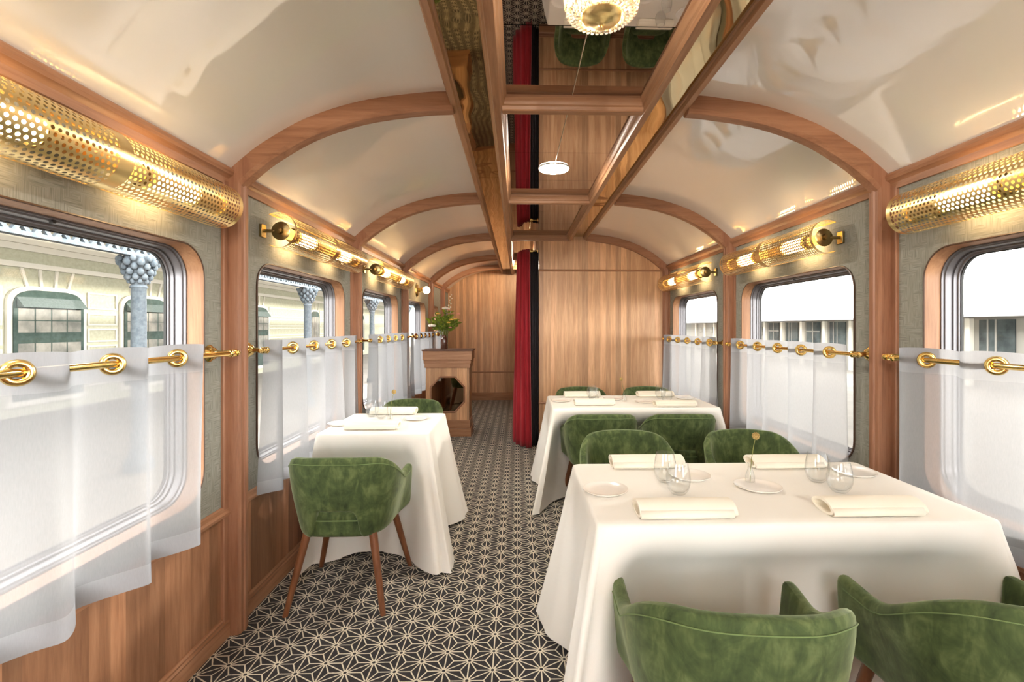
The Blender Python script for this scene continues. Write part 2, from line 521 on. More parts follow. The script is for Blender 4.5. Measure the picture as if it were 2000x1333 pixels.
def wall_bay(b, x, y0, y1, z0, z1, win, r=0.12, k=8):
    wy0, wy1, wz0, wz1 = win
    inner = rrect(wy0, wy1, wz0, wz1, r, k)
    corners = [(y1, z1), (y0, z1), (y0, z0), (y1, z0)]
    n = len(inner)
    vs = [(x, *p) for p in inner] + [(x, *p) for p in corners]
    fs = []
    for c in range(4):
        base = c * (k + 1)
        for i in range(k):
            fs.append((base + i, base + i + 1, n + c))
        fs.append((base + k, (base + k + 1) % n, n + (c + 1) % 4, n + c))
    b.add(vs, fs)

ZW0, ZW1 = 0.66, 1.68
WIN = {-1: [(-0.84, 0.37), (0.79, 2.005), (2.415, 3.605), (4.035, 5.205), (5.645, 6.75), (7.20, 7.83)],
       1: [(-0.84, 0.37), (0.79, 1.985), (2.415, 3.64), (4.095, 5.27)]}
winno = 0
WLAB = {(-1, 1): 'window nearest the camera in the left wall, opposite the pale green station building', (-1, 2): 'second window in the left wall, beside the small left table',
        (-1, 3): 'third window in the left wall, behind the small left table', (-1, 4): 'fourth window in the left wall, beside the wooden host stand', (-1, 5): 'small fifth window in the left wall, behind the flowers',
        (1, 1): 'window nearest the camera in the right wall, cut off by the frame', (1, 2): 'second window in the right wall, with its whole right edge in view', (1, 3): 'third window in the right wall, beside the wooden partition',
        (-1, 0): 'window behind the camera in the left wall', (1, 0): 'window behind the camera in the right wall'}
for side, X, name in ((-1, WL, 'left'), (1, WR, 'right')):
    b = MB()
    wains = MB()
    ys = [YF] + RIBS + [YB]
    wl = WIN[side]
    for i in range(len(ys) - 1):
        y0, y1 = ys[i], ys[i + 1]
        wn = wl[i] if i < len(wl) else None
        if wn: wall_bay(b, X, y0, y1, 0.54, 2.06, (wn[0], wn[1], ZW0, ZW1))
        else: b.add([(X, y0, 0.54), (X, y1, 0.54), (X, y1, 2.06), (X, y0, 2.06)], [(0, 1, 2, 3)])
        if wn:
            winno += 1
            d = -side  # towards the room
            def ring(seq, mat, nm, par=None):
                m = MB()
                rows = []
                for off, dx in seq:
                    rows.append([(X - d * dx, *p) for p in rrect(wn[0] + off * 0.62, wn[1] - off * 0.62, ZW0 + off * 0.62, ZW1 - off * 0.62, 0.12 - off * 0.5, 8)])
                m.grid(rows, cv=True)
                return m.build(nm, mat, par, smooth=35)
            w = ring([(-0.011, -0.001), (-0.011, -0.007), (-0.004, -0.009), (0.0, -0.006)], 'darkedge', 'window_%d' % winno)
            struct(w, WLAB[(side, i)], 'window')
            ring([(0.0, -0.006), (0.003, 0.0), (0.003, 0.062)], 'reveal', 'wooden_reveal', w)
            ring([(0.0025, 0.060), (0.012, 0.060), (0.012, 0.070), (0.020, 0.072), (0.024, 0.082), (0.024, 0.10), (0.034, 0.10), (0.036, 0.112), (0.046, 0.114), (0.046, 0.128)], 'metal', 'metal_frame', w)
            ring([(0.0455, 0.122), (0.051, 0.122), (0.051, 0.132)], 'rubber', 'gasket', w)
            kx = X - d * 0.074
            MB().lathe([(0.0, kx - 0.004), (0.006, kx - 0.004), (0.006, kx + 0.008), (0.0, kx + 0.008)], (0, (wn[0] + wn[1]) / 2 + 0.05, ZW1 - 0.012), 'X', 10).build('lock', 'rubber', w)
            pp = rrect(wn[0] + 0.029, wn[1] - 0.029, ZW0 + 0.029, ZW1 - 0.029, 0.095, 8)
            MB().add([(X - d * 0.127, *p) for p in pp], [tuple(range(len(pp)))]).build('pane', 'pane', w, smooth=0)
    wains.add([(X, YF, 0), (X, YB, 0), (X, YB, 0.541), (X, YF, 0.541)], [(0, 1, 2, 3)])
    wo = struct(b.build('wall_' + name, 'linen', smooth=0), 'grey linen covered %s wall above wooden panelling' % name, 'wall')
    wains.build('wainscot', 'wood_z_y', wo, smooth=0)

# pilasters and arches
def arch(y0, sides, label):
    m = MB()
    D = 0.078
    for sd in sides:
        X = WL if sd < 0 else WR
        d = -sd
        prof = [(0.0, -0.036), (0.010, -0.036), (0.013, -0.033), (0.013, -0.004), (0.052, -0.001), (0.056, 0.006), (0.060, 0.012), (0.060, 0.030), (0.066, 0.034), (0.066, 0.046), (0.060, 0.050), (0.060, 0.068), (0.056, 0.074), (0.050, 0.079), (0.013, 0.082), (0.013, 0.112), (0.010, 0.115), (0.0, 0.115)]
        m.prism([(X + d * r, y0 + y) for r, y in prof], 'Z', 0.0, 2.04)
    # arch sweep over the vault
    path = []
    lo = XC - 1.5 if -1 in sides else IBR
    hi = XC + 1.5 if 1 in sides else IBL
    xs = sorted(set([XC - u for u in VA[:, 0]] + [XC + u for u in VA[:, 0]]))
    for part in ((lo, OBL), (OBR, hi)):
        if part[0] >= part[1]: continue
        px = [x for x in xs if part[0] - 1e-6 <= x <= part[1] + 1e-6]
        if len(px) < 3: continue
        rows = []
        rp = [(-0.01, 0.0), (0.062, 0.0), (0.068, 0.004), (0.078, 0.012), (0.080, 0.020), (0.080, 0.060), (0.074, 0.068), (0.066, 0.076), (-0.01, 0.079)]
        for i, x in enumerate(px):
            e = 0.01
            tx = Vector((2 * e, vault_z(x + e) - vault_z(x - e)))
            if abs(abs(x - XC) - 1.5) < 0.02:
                tx = Vector((0.10, math.copysign(0.11, XC - x)))
            tx.normalize()
            nx, nz = (tx.y, -tx.x)
            if nz > 0: nx, nz = -nx, -nz
            rows.append([(x + nx * r, y0 + y, vault_z(x) + nz * r) for r, y in rp])
        m.grid(rows, cv=True, cap0=True, cap1=True)
    o = m.build(trim(), 'wood_z', smooth=30)
    o.data.materials.append(M['wood_x'])
    for pg in o.data.polygons:
        if pg.center.z > 2.10 or (pg.center.z > 2.03 and abs(pg.normal.z) > 0.2): pg.material_index = 1
    return struct(o, label, 'pilaster arch')
arch(RIBS[0], (-1, 1), 'wooden pilaster arch behind the camera')
arch(RIBS[1], (-1, 1), 'nearest wooden pilaster arch in view, spanning both walls')
arch(RIBS[2], (-1, 1), 'second wooden pilaster arch, beyond the first four windows')
arch(RIBS[3], (-1, 1), 'third wooden pilaster arch, where the partition stands')
arch(RIBS[4], (-1,), 'fourth wooden pilaster arch, over the corridor beside the round sconce')
arch(RIBS[5], (-1,), 'last wooden pilaster arch, before the end wall')

for side, X, name in ((-1, WL, 'left'), (1, WR, 'right')):
    d = -side
    cor = [(-0.01, 1.985), (0.012, 1.985), (0.014, 2.012), (0.020, 2.020), (0.032, 2.026), (0.037, 2.038), (0.035, 2.052), (0.026, 2.060), (-0.01, 2.064)]
    struct(MB().prism([(X + d * p, z) for p, z in cor], 'Y', YF, YB).build(trim(), 'wood_y', smooth=30), 'wooden cornice along the top of the %s wall' % name, 'cornice')
    dado = [(0, 0.528), (0.008, 0.528), (0.020, 0.536), (0.022, 0.548), (0.014, 0.556), (0.012, 0.572), (0.006, 0.576), (0, 0.576)]
    struct(MB().prism([(X + d * p, z) for p, z in dado], 'Y', YF, YB).build(trim(), 'wood_y', smooth=30), 'wooden dado rail under the windows of the %s wall' % name, 'dado rail')
    bb = [(0, 0), (0.020, 0), (0.020, 0.052), (0.016, 0.060), (0.017, 0.068), (0.010, 0.074), (0.011, 0.082), (0.006, 0.090), (0, 0.090)]
    struct(MB().prism([(X + d * p, z) for p, z in bb], 'Y', YF, YB).build('baseboard_' + name, 'wood_y', smooth=30), 'moulded wooden baseboard of the %s wall' % name, 'baseboard')

def end_wall(y, x0, x1, name, mat, label, th=0.06):
    xs = [x for x in sorted(set([XC - u for u in VA[:, 0]] + [XC + u for u in VA[:, 0]] + [x0, x1])) if x0 - 1e-6 <= x <= x1 + 1e-6]
    poly = [(x0, 0)] + [(x, vault_z(x) + 0.01) for x in xs] + [(x1, 0)]
    return struct(MB().prism(poly, 'Y', y, y + th).build(name, mat, smooth=0), label, 'wall')
wb = end_wall(YB, WL, WR, 'wall_back', 'wood_z_x', 'plank panelled wooden end wall past the host stand')
GX0, GX1, GZ1 = -0.45, 0.90, 2.05  # door opening added behind the camera for fill daylight
_p = [(WL, 0), (GX0, 0), (GX0, GZ1), (GX1, GZ1), (GX1, 0), (WR, 0)] + [(XC + u, vault_z(XC + u) + 0.01) for u in VA[::-1, 0]] + [(XC - u, vault_z(XC - u) + 0.01) for u in VA[1:, 0]]
struct(MB().prism(_p, 'Y', YF - 0.06, YF).build('wall_front', 'wood_z_x', smooth=0), 'wooden end wall with an added glazed door behind the camera', 'wall')
m = MB()
for x0, x1, z0, z1 in ((GX0, GX0 + 0.06, 0, GZ1), (GX1 - 0.06, GX1, 0, GZ1), (0.195, 0.255, 0.0, GZ1), (GX0 + 0.06, GX1 - 0.06, GZ1 - 0.06, GZ1), (GX0 + 0.06, GX1 - 0.06, 0.0, 0.12)):
    m.box(x0, x1, YF - 0.05, YF - 0.01, z0, z1)
dr = struct(m.build('added_door_1', 'wood_z', smooth=0), 'unseen glazed double door added behind the camera to let in fill daylight', 'door')
for x0, x1 in ((GX0 + 0.06, 0.195), (0.255, GX1 - 0.06)):
    MB().box(x0, x1, YF - 0.045, YF - 0.015, 0.12, 1.15).build('door_panel', 'wood_z', dr, smooth=0)
    MB().add([(x0, YF - 0.03, 1.15), (x1, YF - 0.03, 1.15), (x1, YF - 0.03, GZ1 - 0.06), (x0, YF - 0.03, GZ1 - 0.06)], [(0, 1, 2, 3)]).build('pane', 'pane', dr, smooth=0)
PY = 5.462
PX = 0.245
wp = end_wall(PY, PX, WR, 'wall_partition', 'wood_z_x', 'plank panelled wooden partition behind the farthest table')
struct(MB().box(PX, PX + 0.05, PY + 0.062, YB, 0, 2.42).build('wall_corridor', 'wood_z_y', smooth=0), 'corridor side of the wooden partition', 'wall')
struct(MB().box(-0.02, WR, PY + 0.065, YB, 2.36, 2.384).build('ceiling_corridor', 'wood_z_x', smooth=0), 'low ceiling over the space behind the partition', 'ceiling') if False else None
rail = lambda y, z: [(y, z - 0.012), (y - 0.010, z - 0.010), (y - 0.014, z), (y - 0.010, z + 0.010), (y, z + 0.012)]
struct(MB().prism(rail(PY, 2.0), 'X', PX - 0.004, WR).build(trim(), 'beam_x', smooth=30), 'thin rail high across the wooden partition', 'rail')
struct(MB().prism(rail(PY, 0.50), 'X', PX - 0.004, WR).build(trim(), 'beam_x', smooth=30), 'thin rail low across the wooden partition', 'rail')
struct(MB().prism(rail(YB, 0.52), 'X', WL, PX).build(trim(), 'beam_x', smooth=30), 'thin rail across the end wall', 'rail')
bbx = lambda y: [(y, 0), (y - 0.020, 0), (y - 0.020, 0.09), (y - 0.012, 0.10), (y - 0.012, 0.115), (y - 0.006, 0.125), (y - 0.006, 0.135), (y, 0.14)]
struct(MB().prism(bbx(PY), 'X', PX, WR).build('baseboard_partition', 'beam_x', smooth=30), 'moulded baseboard of the wooden partition', 'baseboard')
struct(MB().prism(bbx(YB), 'X', WL, PX).build('baseboard_back', 'beam_x', smooth=30), 'moulded baseboard of the end wall', 'baseboard')

# ------------------------------------------------------------------ curtains and rods
def grommet_mesh():
    m = MB()
    rows = []
    for i in range(20):
        a = 2 * PI * i / 20
        rows.append([((0.0235 + 0.0095 * math.cos(q)) * math.cos(a), 0.0075 * math.sin(q), (0.0235 + 0.0095 * math.cos(q)) * math.sin(a)) for q in [2 * PI * k / 8 for k in range(8)]])
    m.grid(rows, cu=True, cv=True)
    return m
GM = None

def curtain(side, ya, yb, period, phase, rodz, label, ztop=None, hem=0.565, seed=0, rodoff=0.09):
    global GM
    rnd = random.Random(seed)
    X = (WL if side < 0 else WR)
    d = -side
    rx = X + d * rodoff
    ztop = rodz + 0.045 if ztop is None else ztop
    t = thing('sheer_curtain', label, 'curtain', (rx, (ya + yb) / 2, hem), 0, 'sheer cafe curtains on the windows')
    n = int((yb - ya) / period * 18)
    ph = [rnd.uniform(-0.4, 0.4) for _ in range(4)]
    def P(y, z):
        v = (ztop - z) / (ztop - hem)
        A = 0.036 + 0.016 * v
        w = 2 * PI * (y - phase) / period
        x = A * math.sin(w + 0.5 * v * math.sin(w * 0.31 + ph[0])) + v * 0.012 * math.sin(w * 0.5 + ph[1])
        yy = y + 0.010 * math.sin(2 * w + ph[2]) * v
        zz = z + (0.004 * math.sin(w + 1.0) if z > rodz else 0) + (0.008 * math.sin(w * 0.37 + ph[3]) if v > 0.9 else 0)
        if d * x < -(rodoff - 0.014): x = -d * (rodoff - 0.014)
        return (d * x + 0.0, yy - (ya + yb) / 2, zz - hem)
    ys = np.linspace(ya, yb, n)
    hz = ztop - 0.098
    def piece(zs, nm, mat):
        MB().grid([[P(y, z) for y in ys] for z in zs]).build(nm, mat, t, smooth=80)
    piece(np.linspace(ztop, hz, 5), 'header', 'voile2')
    piece(np.linspace(hz, hem + 0.062, 12), 'body', 'sheer')
    piece(np.linspace(hem + 0.062, hem, 3), 'hem', 'voile2')
    k0 = math.ceil((ya - phase) / (period / 2))
    k = k0
    while phase + k * period / 2 < yb - 0.02:
        y = phase + k * period / 2
        if y > ya + 0.02 and k % 2 == 0:
            if GM is None:
                g = grommet_mesh().build('grommet', 'brass', t)
                GM = g
            else:
                g = GM.copy(); C.objects.link(g); g.parent = t
            g.location = (0, y - (ya + yb) / 2, rodz - hem)
            slope = 0.036 * 2 * PI / period * (1 if k % 2 == 0 else -1) * d
            g.rotation_euler = (0, 0, PI / 2 - math.atan(slope))
        k += 1
    return t

def rod(side, y0, y1, z, label, rodoff=0.09):
    X = (WL if side < 0 else WR)
    d = -side
    t = thing('curtain_rod', label, 'curtain rod', (X, (y0 + y1) / 2, z), 0, 'brass curtain rods across the windows')
    L = (y1 - y0) / 2
    x = d * rodoff
    MB().tube([(x, -L, 0), (x, L, 0)], 0.0105, 14).build('rod', 'brass', t)
    for s in (-1, 1):
        ye = s * (L - 0.03)
        m = MB()
        m.lathe([(0.0, 0.0), (0.034, 0.0), (0.036, d * 0.006), (0.030, d * 0.012), (0.020, d * 0.018), (0.024, d * 0.024), (0.013, d * 0.032), (0.010, d * 0.06), (0.014, d * 0.07), (0.016, d * 0.085), (0.016, d * 0.098), (0.010, d * 0.104), (0.0, d * 0.106)], (0, ye, 0), 'X', 20)
        m.build('bracket', 'brass', t)
        ys = s * L
        MB().lathe([(0.0, ys + s * 0.0), (0.013, ys), (0.015, ys + s * 0.006), (0.011, ys + s * 0.012), (0.013, ys + s * 0.02), (0.010, ys + s * 0.028), (0.0, ys + s * 0.031)], (x, 0, 0), 'Y', 14).build('finial', 'brass', t)
    return t

ZRL, ZRR = 1.250, 1.228
rod(-1, 0.66, 2.075, ZRL, 'brass rod across the nearest left window')
rod(-1, 2.30, 3.70, ZRL, 'brass rod across the second left window')
rod(-1, 3.93, 5.33, ZRL, 'brass rod across the third left window')
rod(-1, 5.55, 6.93, ZRL, 'brass rod across the left window beside the host stand')
rod(-1, 7.19, 8.03, ZRL, 'short brass rod across the small left window behind the flowers')
rod(1, 0.66, 2.075, ZRR, 'brass rod across the nearest right window')
rod(1, 2.27, 3.70, ZRR, 'brass rod across the second right window')
rod(1, 3.92, 5.33, ZRR, 'brass rod across the right window beside the partition')
curtain(-1, 0.72, 1.93, 0.272, 1.459, ZRL, 'white sheer half curtain on the nearest left window, with a stepped hem over the panelling', seed=1)
curtain(-1, 2.325, 3.66, 0.268, 2.603, ZRL, 'white sheer half curtain on the second left window, behind the near green chair', seed=2)
curtain(-1, 3.96, 5.30, 0.262, 4.237, ZRL, 'white sheer half curtain on the third left window, behind the small left table', seed=3)
curtain(-1, 5.58, 6.86, 0.27, 5.72, ZRL, 'white sheer half curtain on the left window beside the host stand', seed=4)
curtain(-1, 7.22, 7.98, 0.26, 7.30, ZRL, 'short white sheer half curtain on the small window behind the flower vase', seed=5)
curtain(1, 0.72, 2.02, 0.28, 1.877 - 0.0, ZRR, 'white sheer half curtain on the nearest right window, cut off by the frame edge', seed=6)
curtain(1, 2.395, 3.665, 0.252, 2.476, ZRR, 'white sheer half curtain on the second right window, not quite covering its near edge', seed=7)
curtain(1, 4.0, 5.27, 0.272, 4.047, ZRR, 'white sheer half curtain on the right window beside the wooden partition', seed=8)

# ------------------------------------------------------------------ perforated brass wall lamps
def perforated(L, R, a0, a1, pitch=0.0185, hole=0.0053):
    m = MB()
    rowh = pitch * math.sqrt(3) / 2
    arc = math.radians(a1 - a0) * R
    nr = int(arc / rowh)
    rs = arc / (nr + 1)
    lim = L / 2 - 0.018
    def W(y, s):
        a = math.radians(a0) + s / R
        return (R * math.cos(a), y, R * math.sin(a))
    rad = pitch / math.sqrt(3)
    for i in range(nr):
        s0 = (i + 1) * rs
        nc = int(2 * lim / pitch)
        for j in range(nc):
            y0 = -lim + (j + (0.5 if i % 2 else 0.0) + 0.25) * pitch
            if abs(y0) > lim - pitch * 0.3: continue
            if abs(y0) < 0.022: continue
            o = []; h = []
            for k in range(6):
                q = PI / 6 + k * PI / 3
                q2 = q + PI / 3
                p1 = (y0 + rad * math.cos(q), s0 + rad * math.sin(q) * rs / rowh)
                p2 = (y0 + rad * math.cos(q2), s0 + rad * math.sin(q2) * rs / rowh)
                o += [p1, ((p1[0] + p2[0]) / 2, (p1[1] + p2[1]) / 2)]
                for qq in (q, q + PI / 6): h.append((y0 + hole * math.cos(qq), s0 + hole * math.sin(qq)))
            n = len(m.v)
            m.v += [W(*p) for p in o] + [W(*p) for p in h]
            for k in range(12):
                m.f.append((n + k, n + (k + 1) % 12, n + 12 + (k + 1) % 12, n + 12 + k))
    def band(y0, y1, s0, s1, ns, rr=0.0):
        rows = []
        for k in range(ns + 1):
            s = s0 + (s1 - s0) * k / ns
            a = math.radians(a0) + s / R
            rows.append([((R + rr) * math.cos(a), y0, (R + rr) * math.sin(a)), ((R + rr) * math.cos(a), y1, (R + rr) * math.sin(a))])
        m.grid(rows)
    band(-L / 2, -lim + 0.004, 0, arc, 28, 0.0006); band(lim - 0.004, L / 2, 0, arc, 28, 0.0006); band(-0.026, 0.026, 0, arc, 28, 0.001)
    band(-L / 2, L / 2, 0, rs * 0.75, 3, 0.0004); band(-L / 2, L / 2, arc - rs * 0.75, arc, 3, 0.0004)
    # rolled rims
    for a in (a0, a1):
        r_ = math.radians(a)
        m.tube([(R * math.cos(r_), -L / 2, R * math.sin(r_)), (R * math.cos(r_), L / 2, R * math.sin(r_))], 0.0022, 6)
    return m

LAMP = None
def wall_lamp(side, yc, z, label):
    global LAMP
    X = WL if side < 0 else WR
    rz = 0 if side < 0 else PI
    if LAMP:
        return dup(LAMP, (X, yc, z), rz, label)
    t = thing('wall_lamp', label, 'wall lamp', (X, yc, z), rz, 'perforated brass wall lamps above the windows')
    L, R, cx = 1.15, 0.086, 0.098
    sh = perforated(L, R, -118, 118).build('perforated_shade', 'gold', t, smooth=60)
    sh.location = (cx, 0, 0)
    for s in (-1, 1):
        e = s * (L / 2 - 0.035)
        MB().lathe([(0.0, e - 0.006), (0.040, e - 0.006), (0.046, e - 0.003), (0.047, e + 0.003), (0.042, e + 0.006), (0.018, e + s * 0.010), (0.016, e + s * 0.03), (0.0, e + s * 0.032)] if s > 0 else
                   [(0.0, e - 0.032), (0.016, e - 0.03), (0.018, e - 0.010), (0.042, e - 0.006), (0.047, e - 0.003), (0.046, e + 0.003), (0.040, e + 0.006), (0.0, e + 0.006)], (cx, 0, 0), 'Y', 24).build('end_disc', 'brass_dark', t)
        MB().tube([(0.0, e, 0), (cx - 0.03, e, 0)], 0.009, 10).box(0.0, 0.014, e - 0.022, e + 0.022, -0.032, 0.032).build('wall_bracket', 'brass_dark', t, bevel=0.002)
        q = s * L / 4
        MB().lathe([(0.0, q - 0.105), (0.020, q - 0.104), (0.034, q - 0.096), (0.036, q - 0.08), (0.036, q + 0.08), (0.034, q + 0.096), (0.020, q + 0.104), (0.0, q + 0.105)], (cx, 0, 0), 'Y', 20).build('bulb', 'bulb', t)
        for u in (-1, 1):
            ye = q + u * 0.118
            MB().lathe([(0.0, ye - 0.014), (0.040, ye - 0.012), (0.042, ye), (0.040, ye + 0.012), (0.0, ye + 0.014)], (cx, 0, 0), 'Y', 20).build('lamp_holder', 'brass_dark', t)
    MB().tube([(cx, -L / 4 + 0.13, 0), (cx, L / 4 - 0.13, 0)], 0.030, 20).build('centre_rod', 'brass_dark', t)
    for s in (-1, 1):
        MB().tube([(cx, s * (L / 4 + 0.13), 0), (cx, s * (L / 2 - 0.04), 0)], 0.030, 20).build('outer_rod', 'brass_dark', t)
    LAMP = t
    return t
ZL, ZRt = 1.842, 1.832
wall_lamp(-1, 1.395, ZL, 'perforated brass tube lamp above the nearest left window, largest in view')
wall_lamp(-1, 3.00, ZL, 'perforated brass tube lamp above the second left window')
wall_lamp(-1, 4.61, ZL, 'perforated brass tube lamp above the third left window')
wall_lamp(1, 1.395, ZRt, 'perforated brass tube lamp above the nearest right window, cut off by the frame')
wall_lamp(1, 3.05, ZRt, 'perforated brass tube lamp above the second right window')
wall_lamp(1, 4.66, ZRt, 'perforated brass tube lamp above the right window beside the partition')

t = thing('globe_sconce', 'small round brass sconce with a glowing globe on the left wall beyond the long lamps', 'sconce', (WL, 6.2, 1.83))
MB().lathe([(0.0, 0.0), (0.085, 0.0), (0.088, 0.006), (0.070, 0.016), (0.066, 0.022), (0.0, 0.024)], (0, 0, 0), 'X', 28).build('backplate', 'brass_dark', t)
MB().lathe([(0.0, 0.02), (0.024, 0.022), (0.026, 0.05), (0.034, 0.07), (0.030, 0.085), (0.0, 0.086)], (0, 0, 0), 'X', 20).build('lamp_holder', 'brass', t)
MB().sphere((0.125, 0, 0), 0.046, 20, 12).build('globe_bulb', 'globe', t)

# ------------------------------------------------------------------ ceiling lamp
t = thing('crystal_ceiling_lamp', 'round cut crystal ceiling lamp with a gold bowl, on the mirrored ceiling', 'ceiling lamp', (0.245, 1.40, 2.386), 0, 'crystal ceiling lamps')
m = MB()
rows = []
NF = 56
for r0, z in ((0.098, 0.0), (0.104, -0.03), (0.106, -0.075), (0.103, -0.098), (0.092, -0.112), (0.076, -0.120), (0.062, -0.124)):
    rows.append([((r0 + (0.0045 if k % 2 else -0.003)) * math.cos(PI * k / NF), (r0 + (0.0045 if k % 2 else -0.003)) * math.sin(PI * k / NF), z + (0.002 if k % 2 else 0)) for k in range(2 * NF)])
m.grid(rows, cv=True)
m.build('crystal_shade', 'crystal', t, smooth=0)
m = MB()
for ring, (rr, zz, cnt) in enumerate(((0.100, -0.104, 44), (0.086, -0.117, 38), (0.073, -0.124, 32))):
    for k in range(cnt):
        a = 2 * PI * (k + 0.5 * (ring % 2)) / cnt
        m.sphere((rr * math.cos(a), rr * math.sin(a), zz), 0.0065, 6, 4, (1, 1, 1.25))
o = m.build('crystal_beads', 'crystal', t, smooth=0)
o['kind'] = 'stuff'
MB().lathe([(0.0, -0.152), (0.004, -0.151), (0.008, -0.147), (0.012, -0.145), (0.030, -0.142), (0.046, -0.136), (0.057, -0.127), (0.061, -0.120), (0.060, -0.116), (0.0, -0.114)], (0, 0, 0), 'Z', 36).build('gold_bowl', 'gold', t)
MB().sphere((0, 0, -0.154), 0.006, 10, 8).build('finial', 'gold', t)
MB().lathe([(0.0, 0.0), (0.100, 0.0), (0.100, -0.006), (0.0, -0.006)], (0, 0, 0), 'Z', 36).build('ceiling_plate', 'gold', t)
MB().sphere((0, 0, -0.062), 0.026, 14, 10).build('bulb', emitter('white bulb', (1.0, 0.90, 0.77), 55), t)
for loc, lab in (((0.245, -0.30, 2.386), 'unseen cut crystal lamp added behind the camera as fill light'), ((0.13, 7.6, 2.386), 'cut crystal lamp added behind the red curtain to brighten the corridor')):
    o = dup(t, loc, 0, lab)  # both copies are added fill lamps for the room and corridor
    for ch in o.children:
        if ch.name.startswith('bulb'):
            ch.data = ch.data.copy(); ch.data.materials[0] = M['rear_fill_bulb' if loc[1] < 0 else 'corridor_fill_bulb']

t = thing('lit_plate', 'flat round white ceiling plate fixed to the mirrored ceiling in the second panel, with a glow added for fill', 'ceiling plate', (0.236, 3.12, 2.388))
MB().lathe([(0.0, -0.006), (0.098, -0.006), (0.101, -0.003), (0.101, 0.0), (0.0, 0.0)], (0, 0, 0), 'Z', 40).build('rim', 'white', t)
MB().lathe([(0.0, -0.0115), (0.092, -0.0115), (0.095, -0.009), (0.095, -0.0062), (0.0, -0.0062)], (0, 0, 0), 'Z', 40).build('fill_glow', emitter('disc diffuser', (1.0, 0.92, 0.79), 38), t)  # emission added to a plain plate, as overhead fill for the tables
m = MB()
m.tube([(0.243, 1.51, 2.384), (0.243, 2.13, 2.384)], 0.0018, 6).tube([(0.241, 2.24, 2.384), (0.237, 3.03, 2.384)], 0.0018, 6)
tag(m.build('lamp_cable', 'chain'), 'thin pale cable along the mirrored ceiling between the crystal lamp and the round plate', 'cable')

# ------------------------------------------------------------------ chairs
def chair_plan(a, s=1.0):
    # a from -1 (left arm front) through 0 (back) to 1 (right arm front); returns plan x, y
    hw, yb, yf = 0.272, -0.275, 0.175
    straight = yf - (yb + hw * 0.92)
    quarter = PI / 2 * hw * 0.96
    tot = straight + quarter
    l = abs(a) * tot
    if l < quarter:
        q = l / quarter * PI / 2
        x = hw * math.sin(q) ** 0.82 if q > 0 else 0
        y = yb + hw * 0.92 * (1 - math.cos(q) ** 0.82 if q < PI / 2 - 1e-6 else 1)
    else:
        x = hw + 0.004 * ((l - quarter) / straight)
        y = yb + hw * 0.92 + (l - quarter)
    return (math.copysign(x, a) if a else 0.0), y

def sstep(e0, e1, x):
    t_ = min(1, max(0, (x - e0) / (e1 - e0)))
    return t_ * t_ * (3 - 2 * t_)

